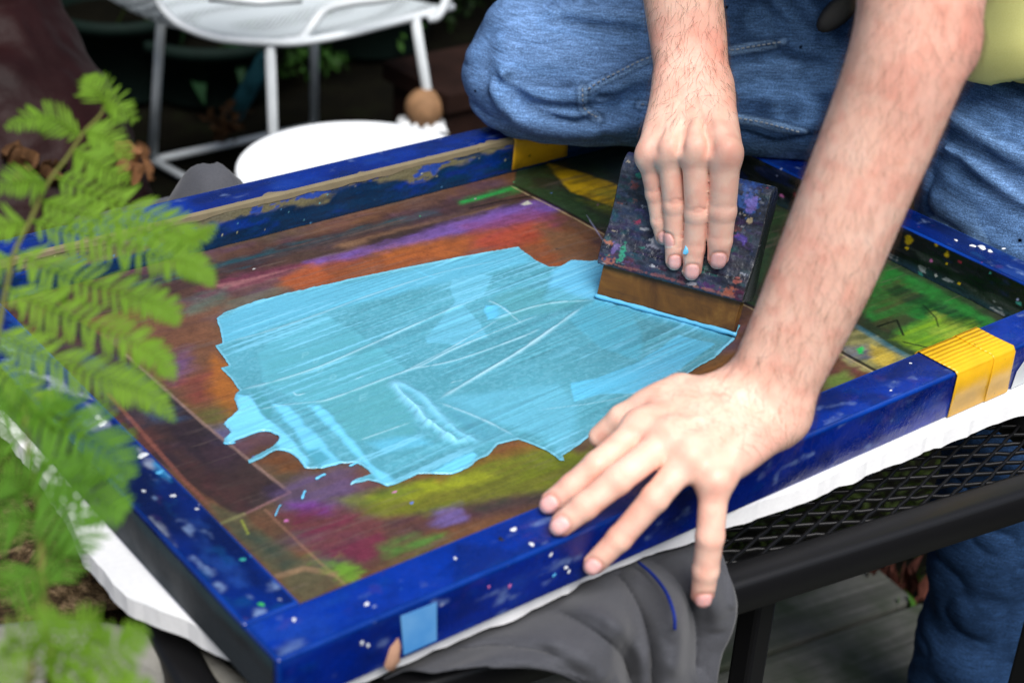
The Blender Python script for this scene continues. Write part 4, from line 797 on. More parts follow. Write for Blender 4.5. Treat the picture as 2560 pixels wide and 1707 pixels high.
w_.lay(sstep(.56, .70, w_.tex(70, 130)) * sstep(.052, .044, w_.T) * .8, (92, 34, 60))
w_.lay(sstep(.50, .72, w_.tex(160, 420, 4)) * .55, (26, 28, 38)); w_.lay(sstep(.60, .80, w_.tex(140, 300, 4)) * .45, (104, 112, 130)); w_.lay(sstep(.45, .7, w_.tex(40, 60)) * .6, (22, 25, 34)); w_.lay(sstep(.5, .75, w_.tex(36, 50)) * .4, (52, 64, 96))
rs = np.random.default_rng(12); pal = [(196, 198, 206), (150, 156, 170), (60, 84, 130), (96, 84, 140), (150, 90, 80), (44, 110, 100), (140, 50, 76), (30, 50, 96), (170, 160, 140), (80, 50, 80), (14, 16, 22), (14, 16, 22), (120, 124, 134), (20, 22, 30), (70, 76, 90)]
for q in range(300):
    ca, ch = rs.uniform(-.004, SL + .003), rs.uniform(.034, .28); la, lh = rs.uniform(.0005, .0034) * (2.5 if rs.random() < .12 else 1), rs.uniform(.0003, .0011) * (2.2 if rs.random() < .12 else 1); w = (abs(w_.S - ca) < la * 2.5) & (abs(w_.T - ch) < lh * 3.5)
    if not w.any(): continue
    dd = np.hypot((w_.S[w] - ca) / la, (w_.T[w] - ch) / lh) + 1.6 * (fbm2(w_.S[w] * 700, w_.T[w] * 900, q) - .5) * 2; w_.c[w] += (lin(*pal[rs.integers(len(pal))]) * GAIN - w_.c[w]) * (sstep(1.2, .5, dd) * rs.uniform(.35, .95))[:, None]
def ell(a, h, ra, rh, rgb, op=1.): dd = np.hypot((w_.S - a) / ra, (w_.T - h) / rh) + 1.1 * (w_.tex(320, 380) - .5) * 2; w_.lay(sstep(1.15, .6, dd) * op * .6, rgb)
for a in ((.050, .066, .009, .005, (190, 190, 206)), (.047, .070, .006, .003, (222, 222, 230)), (.062, .062, .010, .004, (120, 112, 150), .7), (.018, .049, .0035, .008, (60, 178, 140)), (.010, .053, .004, .006, (124, 104, 170)), (.004, .056, .006, .003, (196, 116, 84)), (.006, .040, .006, .004, (186, 110, 84)), (.032, .106, .002, .008, (120, 140, 160)), (.020, .135, .010, .008, (50, 86, 120), .8), (.016, .127, .007, .003, (40, 160, 130)), (.012, .115, .004, .004, (150, 72, 60)),
          (.126, .128, .011, .012, (62, 108, 190)), (.130, .124, .006, .008, (140, 122, 214)), (.124, .142, .010, .006, (40, 70, 140)), (.128, .092, .006, .005, (100, 74, 190)), (.122, .100, .006, .004, (110, 52, 60)), (.132, .109, .003, .003, (214, 196, 150)), (.130, .040, .006, .005, (200, 110, 76)), (.136, .052, .004, .003, (190, 100, 84)), (.094, .0385, .004, .002, (226, 214, 220)), (.110, .040, .012, .003, (96, 44, 110)), (.070, .0375, .020, .0018, (150, 92, 92)), (.030, .0372, .02, .0016, (150, 96, 88)), (.118, .0368, .02, .0015, (170, 110, 96)), (.105, .056, .006, .004, (40, 120, 100), .8), (.024, .082, .004, .002, (200, 50, 90)), (.034, .077, .005, .0015, (210, 210, 216)), (.042, .091, .004, .001, (190, 196, 206)), (.120, .078, .006, .003, (30, 110, 100), .8), (.115, .060, .012, .006, (70, 84, 104), .7)): ell(*a)
jt = np.exp(-((w_.T - .0535) / .0006) ** 2) * (w_.tex(60, 10) > .38); w_.lay(jt * .85, (6, 7, 10))
V = np.array([SQ(a, h, f) for a, h, f in zip(w_.S, hh, ff)]) + ((w_.tex(260, 300) - .5) * .0009)[:, None] * s_fr; m = 230
i, j = np.meshgrid(np.arange(na - 1), np.arange(m), indexing='ij'); i = i.ravel(); j = j.ravel(); F = [tuple(q) for q in np.stack([i * m + j, (i + 1) * m + j, (i + 1) * m + (j + 1) % m, i * m + (j + 1) % m], 1)]
V2 = list(V); C2 = list(w_.c)
for r_, rev in ((0, False), (na - 1, True)):                       # end faces
    base = len(V2); ring = [V[r_ * m + q] for q in range(m)]; cen_ = np.mean(ring, 0); 
    for sc in (1., .93): 
        for q in range(m): V2.append(cen_ + (ring[q] - cen_) * sc + e_ * (0 if sc == 1. else (.0010 if rev else -.0010))); C2.append(lin(*((60, 62, 66), (34, 36, 42))[sc < 1] if q % 17 else (96, 98, 104)) * GAIN)
    V2.append(cen_ + e_ * (.0010 if rev else -.0010)); C2.append(lin(26, 28, 36) * GAIN)
    for q in range(m):
        a, b_ = base + q, base + (q + 1) % m; F.append((a, b_, b_ + m, a + m) if rev else (b_, a, a + m, b_ + m)); F.append((a + m, b_ + m, base + 2 * m) if rev else (b_ + m, a + m, base + 2 * m))
mk('handle', V2, F, paint_mat('splattered_handle', .18, .42, .6), squeegee, True, np.array(C2))
t = NT('rubber_blade'); v = t.map((1, 1, 1)); t.P(base=t.mix(t.ramp(t.noise(1, 5, .6, t.map((10, 10, 90), (0, 0, 0))), [(.50, 0), (.70, .8)]), t.ramp(t.noise(22, 5, .6, None, .8), [(.3, (.05, .020, .006)), (.55, (.14, .062, .012)), (.75, (.27, .14, .03))]), (.025, .014, .009)), rough=.28); t.bump(t.noise(90, 3), .2, .001); M_blade = t.m
bp = [(.0, .001), (.004, .0048), (.020, .0055), (.040, .0055), (.040, -.0075), (.006, -.0075), (.0, -.004)]
V = [SQ(a, h, f - .001) for a in (0, SL * .25, SL * .5, SL * .75, SL) for h, f in bp]; m = len(bp)
F = [(i * m + k, (i + 1) * m + k, (i + 1) * m + (k + 1) % m, i * m + (k + 1) % m) for i in range(4) for k in range(m)] + [tuple(range(m)), tuple(4 * m + k for k in range(m))[::-1]]
blade = mk('blade', V, F, M_blade, squeegee, False); bevel(blade, .0008)
mb = MB(); aa = np.linspace(-.001, SL + .004, 40); mb.tube([SQ(a, .0016 + .0006 * noise2(np.array([a * 200]), np.array([1.]))[0], .0055) for a in aa], [.0022 * (1 + .5 * (noise2(np.array([a * 120]), np.array([5.]), 2)[0] - .5)) for a in aa], 8); mb.build('ink_bead', M_ink2, blade)
# ================================================================== the person
person = thing('person', 'person in blue jeans and yellow shirt kneeling at the screen pulling the squeegee', 'person', (1.0, .08, 0))
def skin_mat():
    t = NT('skin'); c = t.attr(); n = t.noise(60, 5, .6); c = t.mix(t.ramp(n, [(.35, 0), (.75, .45)]), c, t.mix(1.0, c, (.96, .74, .68), 'MULTIPLY'))
    n2 = t.noise(14, 3); c = t.mix(t.ramp(n2, [(.4, 0), (.7, .35)]), c, t.mix(1.0, c, (1.0, .86, .80), 'MULTIPLY'))
    fr = t.ramp(t.voro(150), [(.06, 1), (.14, 0)]); c = t.mix(t.math('MULTIPLY', fr, .07), c, (.30, .12, .06))
    t.P(base=c, rough=t.ramp(t.noise(200, 3), [(.3, .42), (.7, .58)]), spec=.4, sss=.22, sssr=(1.0, .35, .2), ssss=.004)
    v1 = t.voro(650); b1 = t.noise(300, 4, .6); b_ = t.math('ADD', t.math('MULTIPLY', v1, .5), b1); t.bump(b_, .28, .0008); return t.m
M_skin = skin_mat()
SK = lin(238, 196, 176); SK_RED = lin(230, 158, 140); SK_PALE = lin(240, 206, 186); NAIL = lin(232, 182, 178)
TIPS, KNUCKS, NAILS, WRK = [], [], [], []
def seg_frames(hand, pts, rr, dorsal):
    """nail frame on the last bone of a finger"""
    a, b_ = np.asarray(pts[-2]), np.asarray(pts[-1]); ax = (b_ - a) / np.linalg.norm(b_ - a); dn = dorsal - ax * (dorsal @ ax); dn /= np.linalg.norm(dn); sd = np.cross(ax, dn)
    r = rr[-1]; c = b_ + ax * r * .05 + dn * r * .80; NAILS.append((c, ax, dn, sd, r)); TIPS.append(b_)
def finger(B, pts, rr, dorsal, wr=True, bump=.0):
    pts = [np.asarray(q, float) for q in pts]; dorsal = np.asarray(dorsal, float) / np.linalg.norm(dorsal)
    # knuckle swellings at the middle joints and a fuller pad at the tip
    ex = [(pts[2] + dorsal * rr[2] * .05, rr[2] * 1.015)] if wr else []
    B.branch(pts, rr, ex); seg_frames(B, pts, rr, dorsal); KNUCKS.append(pts[1] + dorsal * rr[1] * .8); KNUCKS.append(pts[2] + dorsal * rr[2] * .8)
    if wr:
        for jn, amp in ((2, .0013), (3, .0005)):
            ax = pts[jn + 1] - pts[jn - 1]; ax /= np.linalg.norm(ax); sd = np.cross(ax, dorsal)
            for o in ((-.0042, .0, .0040) if jn == 2 else (-.0012, .0018)):
                q = [pts[jn] + ax * (o * (1.1 - .012 * abs(g))) + (dorsal * math.cos(math.radians(g)) + sd * math.sin(math.radians(g))) * rr[jn] * 1.01 for g in (-36, -24, -12, 0, 12, 24, 36)]
                B.mark(q, -amp, .0016); WRK.append(q)
def nail_field(p, out):
    for c, ax, dn, sd, r in NAILS:
        q = p - c; m = np.einsum('ij,ij->i', q, q) < (r * 2.4) ** 2
        if not m.any(): continue
        q = q[m]; a = (q @ ax) / (r * .92); s_ = (q @ sd) / (r * .74); h_ = q @ dn; e = (np.abs(a) ** 2.6 + np.abs(s_) ** 2.6) ** (1 / 2.6)
        on = h_ > -r * .9; out[m] += np.where(on, .0013 * np.exp(-((e - 1.06) / .15) ** 2) * (a < .8) - .0003 * sstep(1.0, .85, e), 0)
    return out
def skin_col(V, axis_pts=None):
    c = np.tile(SK, (len(V), 1)); n = noise3(V * 45, 3)[:, None]; c = c * (1 - .25 * n) + SK_PALE * .25 * n
    n = noise3(V * 120, 8)[:, None]; c = c + (SK_RED - c) * .34 * sstep(.40, .8, n); n = noise3(V * 26, 15)[:, None]; c = c + (lin(226, 150, 134) - c) * .38 * sstep(.48, .85, n); n = noise3(V * 70, 19)[:, None]; c = c + (lin(244, 214, 196) - c) * .35 * sstep(.5, .85, n)
    for k in KNUCKS: w = np.exp(-(np.linalg.norm(V - k, axis=1) / .0090) ** 2)[:, None]; c = c + (SK_RED - c) * w * .28
    for k in TIPS: w = np.exp(-(np.linalg.norm(V - k, axis=1) / .012) ** 2)[:, None]; c = c + (SK_RED - c) * w * .42
    for q in WRK: w = np.exp(-(pdist(V, q) / .0011) ** 2)[:, None]; c = c + (lin(206, 136, 120) - c) * w * .28
    for cc, ax, dn, sd, r in NAILS:
        q = V - cc; a = (q @ ax) / (r * .92); s_ = (q @ sd) / (r * .74); h_ = q @ dn; e = (np.abs(a) ** 2.6 + np.abs(s_) ** 2.6) ** (1 / 2.6); w = (sstep(1.02, .9, e) * (h_ > -r * .9))[:, None]; c = c + (NAIL - c) * w
        w = (sstep(.62, .85, a) * sstep(1.05, .95, e) * (h_ > -r))[:, None]; c = c + (lin(246, 230, 218) - c) * w * .8
        w = (np.exp(-((e - 1.08) / .10) ** 2) * (h_ > -r * .9) * (a < .7))[:, None]; c = c + (lin(190, 110, 98) - c) * w * .5
    return c
VIEW = -RM[:, 2]                                            # from the scene towards the photographer
def cx3(a, b_): return np.cross(a, b_)
# ---------------- left arm: hand spread on the near bar
LA = Body(.014, .007, .003)
def lv(x, y, d): return D(x, y, d)
w1 = d_(1752, 925, 1.240); up_l = [d_(1822, 780, 1.215), d_(1893, 620, 1.19), d_(1962, 450, 1.165), d_(2040, 260, 1.14), d_(2092, 110, 1.12), d_(2120, -40, 1.11)]
across = d_(1840, 980, 1.240) - d_(1665, 870, 1.240); across /= np.linalg.norm(across)
rad_l = [.0245, .0290, .0310, .0335, .0355, .0370]
for s in (-1, 1):
    LA.tube([w1 + across * s * .0120 - (up_l[0] - w1) * .12] + [q + across * s * o for q, o in zip(up_l, (.0110, .0095, .0080, .0070, .0060, .0050))], [.0215] + rad_l, 22)
SHL = np.array([.71, .03, 1.39]); LA.cone(up_l[-1], up_l[-1] + (SHL - up_l[-1]) * .5, .038, .043); 
LA.cone(d_(2195, 118, 1.125), d_(2200, 90, 1.12), .016, .016)        # elbow point
LA.cone(w1 + across * .022 + VIEW * .012, w1 + across * .021 + VIEW * .012 + (up_l[0] - w1) * .2, .009, .008)      # ulna head
mcp = dict(i=lv(1603, 1070, 1.205), m=lv(1672, 1098, 1.190), r=lv(1727, 1140, 1.178), p=lv(1787, 1195, 1.175))
for k, off, r0, r1 in (('i', -.016, .0175, .0125), ('m', -.006, .0180, .0130), ('r', .005, .0180, .0125), ('p', .015, .0175, .0125)):
    LA.cone(w1 + across * off, mcp[k] - VIEW * .004, r0, r1); LA.cone(mcp[k] + (w1 - mcp[k]) * .02, mcp[k], .0118, .0112)
LA.cone(w1 + across * .020, mcp['p'] + across * .004 - VIEW * .012 + (w1 - mcp['p']) * .3, .0165, .0135)                      # heel of the hand
LA.cone(w1 - across * .016 - VIEW * .006, lv(1655, 1010, 1.235), .0180, .0155)                                   # ball of the thumb
zt = lambda x, y, z: PX(U(x, y, z))[2]
dl = np.array([-.25, -.45, .85])
ring_tip = onface(1484, 1410, -BW - .0075); pink = lv(1756, 1488, 1.205)
tipi = U(1376, 1258, TOP + .0085); tipm = U(1402, 1312, TOP + .0085)
def arch(a, b_, px, lift):
    """joints on the sight lines px, at distances between those of a and b_ with a lift towards the eye"""
    da, db = PX(a)[2], PX(b_)[2]; n = len(px); return [D(x, y, da + (db - da) * f - l) for (x, y, f), l in zip(px, lift)]
fi = [mcp['i'] + (w1 - mcp['i']) * .22, mcp['i']] + arch(mcp['i'], tipi, [(1494, 1163, .5), (1431, 1216, .8)], (.014, .007)) + [tipi]
fm = [mcp['m'] + (w1 - mcp['m']) * .22, mcp['m']] + arch(mcp['m'], tipm, [(1542, 1200, .5), (1462, 1265, .8)], (.014, .007)) + [tipm]
fr = [mcp['r'] + (w1 - mcp['r']) * .22, mcp['r']] + arch(mcp['r'], ring_tip, [(1637, 1245, .5), (1549, 1345, .8)], (.012, .006)) + [ring_tip]
fp = [mcp['p'] + (w1 - mcp['p']) * .22, mcp['p']] + arch(mcp['p'], pink, [(1775, 1340, .5), (1764, 1424, .8)], (.010, .006)) + [pink]
finger(LA, fi, [.0120, .0118, .0106, .0098, .0088], VIEW + dl * .5, wr=False); finger(LA, fm, [.0122, .0120, .0110, .0100, .0088], VIEW + dl * .5, wr=False)
finger(LA, fr, [.0118, .0115, .0104, .0095, .0084], VIEW + np.array([-.1, -.3, .2]), wr=False); finger(LA, fp, [.0116, .0112, .0104, .0098, .0089], VIEW + np.array([0, -.2, 0]), wr=False)
th_t = lv(1500, 1092, 1.255); th = [lv(1700, 985, 1.245), lv(1617, 1018, 1.240), lv(1556, 1047, 1.245), th_t]
LA.branch(th, [.0165, .0135, .0112, .0092])
for k, off in (('i', -.012), ('m', -.004), ('r', .004), ('p', .012)):              # tendons and knuckles
    a = mcp[k] + VIEW * .0118; LA.mark([w1 + across * off + VIEW * .020, a + (w1 - mcp[k]) * .45 + VIEW * .004, a], .0009, .0042); LA.mark([a, a + (w1 - a) * .01], .0014, .0075)
for pts in ([(1880, 1000), (1820, 1060), (1790, 1130)], [(1840, 980), (1770, 1040), (1700, 1050)], [(1870, 1080), (1840, 1130), (1820, 1190)]): LA.mark([LA.hit(*q) for q in pts], .0008, .0026)
LA.extra = nail_field
nL = len(NAILS)
lo = np.array([.10, -.20, .66]); hi = np.array([.62, .16, 1.36])
VL, FL = sdf_mesh(LA, lo, hi, .0016)
CL = skin_col(VL)
el = d_(2200, 110, 1.10); w = np.exp(-(np.linalg.norm(VL - el, axis=1) / .05) ** 2)[:, None]; CL = CL + (SK_RED - CL) * w * .45
# ---------------- right arm: hand closed over the squeegee
NAILS.clear(); TIPS.clear(); KNUCKS.clear(); WRK.clear()
RA = Body(.013, .006, .0025)
def sqd(x, y, lift):                                       # distance at which a sight line meets the handle's face, minus a lift
    r = ray(x, y); f_at = .0055; O = SQ(0, 0, f_at); t_ = ((O - CAM) @ s_fr) / (r @ s_fr); return D(x, y, t_ - lift)
fing = {'p': [(1622, 384), (1640, 484), (1650, 552), (1658, 592)], 'r': [(1672, 374), (1686, 514), (1687, 596), (1686, 653)], 'm': [(1738, 374), (1743, 536), (1735, 620), (1729, 676)], 'i': [(1815, 380), (1806, 528), (1800, 602), (1795, 646)]}
rad = {'p': [.0118, .0112, .0098, .0090, .0078], 'r': [.0124, .0118, .0106, .0098, .0088], 'm': [.0132, .0128, .0114, .0106, .0096], 'i': [.0146, .0142, .0128, .0116, .0102]}
lift = {'p': (.044, .023, .014, .0090), 'r': (.050, .026, .0150, .0100), 'm': (.052, .027, .0155, .0105), 'i': (.048, .026, .0160, .0110)}
wR = d_(1592, 205, 1.535); upR = [d_(1582, 100, 1.54), d_(1568, -10, 1.53), d_(1550, -170, 1.51), d_(1548, -330, 1.48)]; rdR = [.0278, .0300, .0350, .0365]
acR = d_(1680, 205, 1.49) - d_(1500, 205, 1.49); acR /= np.linalg.norm(acR)
for s in (-1, 1):
    RA.tube([wR + acR * s * .0098 + (wR - upR[0]) * .2] + [q + acR * s * o for q, o in zip(upR, (.0090, .0075, .005, .003))], [.0235] + rdR, 18)
SHR = np.array([.84, .33, 1.43]); RA.cone(upR[-1], upR[-1] + (SHR - upR[-1]) * .5, .038, .044)
mc = {}
for k, off in (('p', -.016), ('r', -.006), ('m', .005), ('i', .016)):
    pts = [sqd(x, y, l) for (x, y), l in zip(fing[k], lift[k])]; mc[k] = pts[0]
    RA.cone(wR + acR * off, pts[0] - np.array([0, 0, .004]), .0185, .0128)
    finger(RA, [pts[0] + (wR - pts[0]) * .2] + pts, rad[k], VIEW + np.array([0, 0, .15]))
    a = pts[0] + (VIEW + np.array([0, 0, .6])) / np.linalg.norm(VIEW + np.array([0, 0, .6])) * .0122; RA.mark([a, a + (wR - a) * .01], .0040, .0090); RA.mark([wR + acR * off * .8 + VIEW * .022, a + (wR - a) * .5 + np.array([0, 0, .006]), a], .0009, .0040)
    RA.mark([pts[0] + (pts[1] - pts[0]) * .30 + VIEW * .012, pts[0] + (pts[1] - pts[0]) * .5 + VIEW * .011], -.0006, .006)
for a, c in (('p', 'r'), ('r', 'm'), ('m', 'i')):
    g0 = (mc[a] + mc[c]) / 2 + VIEW * .010; RA.mark([g0 + (wR - g0) * .28 + np.array([0, 0, .006]), g0], -.0030, .0062)
RA.cone(wR + acR * .018, mc['i'] + acR * .001 - VIEW * .010, .0170, .0140)               # web beside the index knuckle
RA.branch([wR + acR * .008 - VIEW * .012, SQ(SL * .55, .150, -.038), SQ(SL * .56, .115, -.036), SQ(SL * .56, .085, -.032)], [.017, .014, .0115, .0092])   # thumb behind the handle
RA.cone(mc['p'] + (wR - mc['p']) * .35 - VIEW * .01, wR - acR * .018, .0150, .0175)
for pts in ([(1690, 260), (1670, 310), (1660, 345)], [(1750, 250), (1765, 300), (1778, 340)]): RA.mark([RA.hit(*q) for q in pts], .0007, .0024)
RA.extra = nail_field
VR, FR = sdf_mesh(RA, (.36, .02, .76), (.74, .42, 1.40), .00125)
CR = skin_col(VR)
w = np.exp(-(np.linalg.norm(VR - (wR + acR * .02 + np.array([0, 0, .03])), axis=1) / .035) ** 2)[:, None]; CR = CR + (lin(222, 138, 116) - CR) * w * .35
# ---------------- trunk, neck and head under and above the shirt (outside the picture)
TB = Body(.05); PEL = np.array([1.12, .27, .98]); CH = np.array([.88, .20, 1.40])
TB.cone(PEL, PEL + (CH - PEL) * .5, .115, .12); TB.cone(PEL + (CH - PEL) * .5, CH, .12, .125); TB.cone(SHL + np.array([.03, .03, 0]), SHR, .065, .065); TB.cone(CH, (.74, .14, 1.52), .07, .055)
TB.cone((.70, .12, 1.58), (.68, .11, 1.66), .078, .088); TB.cone((.66, .10, 1.55), (.63, .09, 1.54), .055, .045); TB.cone((.605, .085, 1.60), (.598, .083, 1.585), .012, .014); TB.cone((.705, .20, 1.60), (.712, .205, 1.62), .013, .013); TB.cone((.71, .03, 1.60), (.715, .025, 1.62), .013, .013)
TB.cone(SHL, up_l[-1] + (SHL - up_l[-1]) * .4, .052, .043); TB.cone(SHR, upR[-1] + (SHR - upR[-1]) * .4, .052, .042)
VT, FT_ = sdf_mesh(TB, (.30, -.2, .84), (1.35, .5, 1.80), .009, 16)
V = np.concatenate([VL, VR, VT]); F = np.concatenate([FL, FR + len(VL), FT_ + len(VL) + len(VR)]); body = mk('body', V, F, M_skin, person, True, np.concatenate([CL, CR, np.tile(SK, (len(VT), 1))]))
HB = Body(.03); HB.cone((.72, .125, 1.63), (.70, .12, 1.69), .092, .088); HB.cone((.76, .14, 1.60), (.74, .13, 1.66), .07, .075); VH, FH = sdf_mesh(HB, (.55, -.05, 1.45), (.9, .3, 1.82), .006, 16)
kp = (VH[:, 2] > 1.60 + (.72 - VH[:, 0]) * .7); ok = kp[FH].all(1); mk('hair', VH, FH[ok], plain('hair', (.05, .03, .018), .6, .4, 200, .6), person)
# ---------------- arm hair: single fine strands
def vnorm(V, F):
    a, b_, c, d = (V[F[:, k]] for k in range(4)); n = np.cross(c - a, d - b_); N = np.zeros_like(V)
    for k in range(4):
        for ch in range(3): N[:, ch] += np.bincount(F[:, k], n[:, ch], len(V))
    return N / (np.linalg.norm(N, axis=1)[:, None] + 1e-15)
def hair(V, F, sel, dirf, n, ln, rad_, seed):
    r = np.random.default_rng(seed); N = vnorm(V, F); ids = np.flatnonzero(sel); ids = r.choice(ids, min(n, len(ids)), replace=False); P_ = V[ids]; nn = N[ids]; 
    t_ = dirf(P_) + r.normal(size=P_.shape) * .45; t_ -= nn * np.einsum('ij,ij->i', t_, nn)[:, None]; t_ /= np.linalg.norm(t_, axis=1)[:, None]; sd = np.cross(nn, t_); L = (ln * r.uniform(.5, 1.3, len(ids)))[:, None]; cv = r.normal(size=(len(ids), 1)) * .35; m = 5; rows = []
    for k in range(m):
        f = k / (m - 1); c = P_ + t_ * L * f + nn * L * (.38 * f - .26 * f * f) + sd * L * cv * f * f; w = rad_ * (1 - .75 * f)
        for q in range(3): a = q * 2.0944; rows.append(c + w * (math.cos(a) * nn + math.sin(a) * sd))
    R_ = np.stack(rows, 1); nh = len(ids); V2 = R_.reshape(-1, 3); base = (np.arange(nh) * m * 3)[:, None, None, None]; k = np.arange(m - 1)[None, :, None, None] * 3; q = np.arange(3)[None, None, :, None]; q2 = (q + 1) % 3
    return V2, np.concatenate([base + k + q, base + k + q2, base + k + 3 + q2, base + k + 3 + q], 3).reshape(-1, 4)
M_hair = NT('arm_hair'); M_hair.P(base=(.075, .038, .018), rough=.5); M_hair = M_hair.m
dR = (wR - upR[1]) / np.linalg.norm(wR - upR[1]); tR = (VR - wR) @ dR
sel = (tR < .035) & (tR > -.30) & (RNG.uniform(size=len(VR)) < np.clip(.9 - .6 * sstep(-.02, .035, tR), 0, 1)); V2, F2 = hair(VR, FR, sel, lambda p: dR + acR * (((p - wR) @ acR) * 18)[:, None] * .5 - acR * .25, 3000, .016, .00010, 4)
tag(mk('arm_hair', V2, F2, M_hair, body), kind='stuff')
dL = (w1 - up_l[1]) / np.linalg.norm(w1 - up_l[1]); tL = (VL - w1) @ dL
sel = (tL < .01) & (tL > -.36); V2, F2 = hair(VL, FL, sel, lambda p: dL + across * .3, 4200, .019, .00006, 6)
tag(mk('arm_hair', V2, F2, M_hair, body), kind='stuff')
blob(RA.hit(1716, 626), .0036, VIEW, M_ink2, 'ink_speck', 1., body)

# ---------------- jeans
JB = Body(.035)
KN = d_(1228, 140, 1.845); HR = np.array([1.02, .42, .95]); HL = np.array([1.08, .22, .94]); AN = np.array([1.02, .30, .835]); KS = d_(1215, 196, 1.83)
JB.tube([KN, KN + (HR - KN) * .5, HR], [.0765, .088, .106], 8); JB.tube([KS, KS + (AN - KS) * .45, AN], [.066, .066, .062], 8)
KL = np.array([1.005, .105, .50]); JB.tube([HL, (.985, .165, .80), KL, (1.01, .08, .09)], [.105, .096, .080, .072], 16)
JB.cone(HR, HL, .10, .10); JB.cone((1.08, .30, .98), (1.09, .30, 1.01), .125, .12); JB.cone(AN, (.99, .20, .83), .06, .07)
C1 = lambda *pts: [(1160 + .3401 * x, .3401 * y) for x, y in pts]; C2_ = lambda *pts: [(1900 + .4465 * x, .4465 * y) for x, y in pts]
def fold(pts, amp, w, n=9): JB.pend.append((spline(pts, n), amp * 3.0, -w * 1.0 if amp < 0 else w * 1.2))
JB.pend = []
fold(C1((620, 150), (760, 165), (900, 190), (1100, 215), (1400, 260)), -.0065, .007); fold(C1((700, 100), (950, 120), (1300, 160)), .004, .014)
fold(C1((240, 600), (400, 720), (520, 775), (850, 785), (1060, 790), (1380, 715)), -.010, .009); fold(C1((300, 560), (480, 680), (700, 720), (900, 720), (1100, 710)), .006, .012)
fold(C1((440, 790), (640, 860), (850, 890), (1000, 870), (1180, 800), (1300, 770)), -.009, .0075); fold(C1((520, 800), (700, 830), (860, 835), (1000, 815)), .005, .009)
fold(C1((230, 650), (360, 820), (560, 905), (760, 930), (1000, 925), (1370, 850)), .007, .012); fold(C1((330, 560), (500, 600), (700, 620), (860, 640)), -.005, .009)
fold(C1((150, 300), (130, 500), (180, 700)), -.0025, .012); fold(C1((1000, 700), (1200, 720), (1380, 700)), -.008, .008); fold(C1((900, 640), (1150, 600), (1380, 560)), .004, .016)
fold(C2_((-60, 448), (100, 442), (250, 425), (420, 395), (560, 350)), -.012, .010); fold(C2_((-200, 430), (0, 410), (200, 390)), .004, .012); fold(C2_((0, 120), (160, 190), (300, 245), (440, 300)), -.007, .008); fold(C2_((150, -20), (250, 100), (330, 220)), -.005, .008)
fold(C2_((-100, 560), (50, 600), (200, 620)), -.003, .014); fold(C2_((100, 420), (180, 520), (200, 620)), -.003, .012)
for pts, a in (([(1090, 540), (1200, 610), (1330, 690), (1500, 790)], -.006), ([(1120, 480), (1250, 560), (1500, 680)], -.004), ([(1000, 740), (1110, 830), (1300, 930), (1500, 1080)], -.0055), ([(960, 860), (1090, 960), (1250, 1060), (1500, 1230)], -.0035), ([(940, 980), (1080, 1090), (1300, 1220), (1500, 1340)], -.004), ([(1050, 640), (1200, 740), (1500, 900)], .004), ([(1030, 820), (1250, 960), (1500, 1130)], .004)): fold(C2_(*pts), a, .010)
seams = [C1((910, 660), (1000, 600), (1140, 530), (1350, 430), (1600, 385), (1940, 375), (2100, 350), (2352, 310)), C1((870, 655), (872, 730), (880, 795), (930, 840), (990, 872)), C1((1900, 850), (2050, 878), (2200, 905), (2352, 945), (2500, 985)), C1((1300, 770), (1500, 790), (1750, 830), (1900, 850))]
hits = [([JB.hit(*q, d0=1.45) for q in pts], a, w) for pts, a, w in JB.pend]; JB.marks += hits
sh = [[JB.hit(*q, d0=1.45) for q in spline(s_, 22)] for s_ in seams]
for s_ in sh: JB.mark(s_, .0030, .0040)
def cloth(p, out):
    m = np.abs(out) < .02
    if m.any():
        q = p[m]; n = (noise3(q * np.array([22, 22, 30]), 5) - .5) * .007 + (noise3(q * 60, 9) - .5) * .0026 + .0055 * (1 - np.abs(2 * noise3(q * np.array([17, 17, 26]) + 3, 12) - 1)) ** 4; out[m] = out[m] + n + np.where(q[:, 2] < .70, np.sin(q[:, 2] * 38 + noise3(q * 9, 2) * 6) * .005, 0)
    return np.maximum(out, -(p[:, 2] - (TOP + .002) + np.where((p[:, 0] > IW + BW + .001) | (p[:, 1] > IH + BW + .001), 9., 0)))   # the knee flattens on the frame
JB.extra = cloth
VJ, FJ = sdf_mesh(JB, (.55, -.08, .05), (1.34, .76, 1.10), .0024)
top_ = (VJ[:, 2] < 1.085); cJ = np.zeros((len(VJ), 3)); cJ[:] = lin(28, 51, 82)
wear = np.exp(-(np.linalg.norm(VJ - (KN + np.array([-.04, -.05, .02])), axis=1) / .155) ** 2); wear2 = np.exp(-(np.linalg.norm(VJ - np.array([.93, .08, .86]), axis=1) / .14) ** 2)
n = noise3(VJ * 26, 4); cJ += (lin(100, 132, 176) - cJ) * (np.clip(wear * 1.1 + wear2 * .25, 0, 1) * (.65 + .5 * n))[:, None]
cJ += (lin(22, 44, 76) - cJ) * (sstep(.55, .8, noise3(VJ * 14, 8)) * .5 * (1 - wear))[:, None]
cJ += (lin(86, 112, 140) - cJ) * (sstep(.83, .79, VJ[:, 2]) * sstep(.78, .9, VJ[:, 2] * 0 + .9) * (VJ[:, 0] < .9) * .55)[:, None]
for pts, a, w in hits:  # denim fading along the folds, creases darkened further to paint in their shadow
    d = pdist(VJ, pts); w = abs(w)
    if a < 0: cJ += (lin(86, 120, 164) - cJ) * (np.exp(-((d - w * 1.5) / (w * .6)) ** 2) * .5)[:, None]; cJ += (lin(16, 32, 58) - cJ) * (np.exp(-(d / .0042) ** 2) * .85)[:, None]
    else: cJ += (lin(112, 146, 190) - cJ) * (np.exp(-(d / (w * .7)) ** 2) * .40)[:, None]
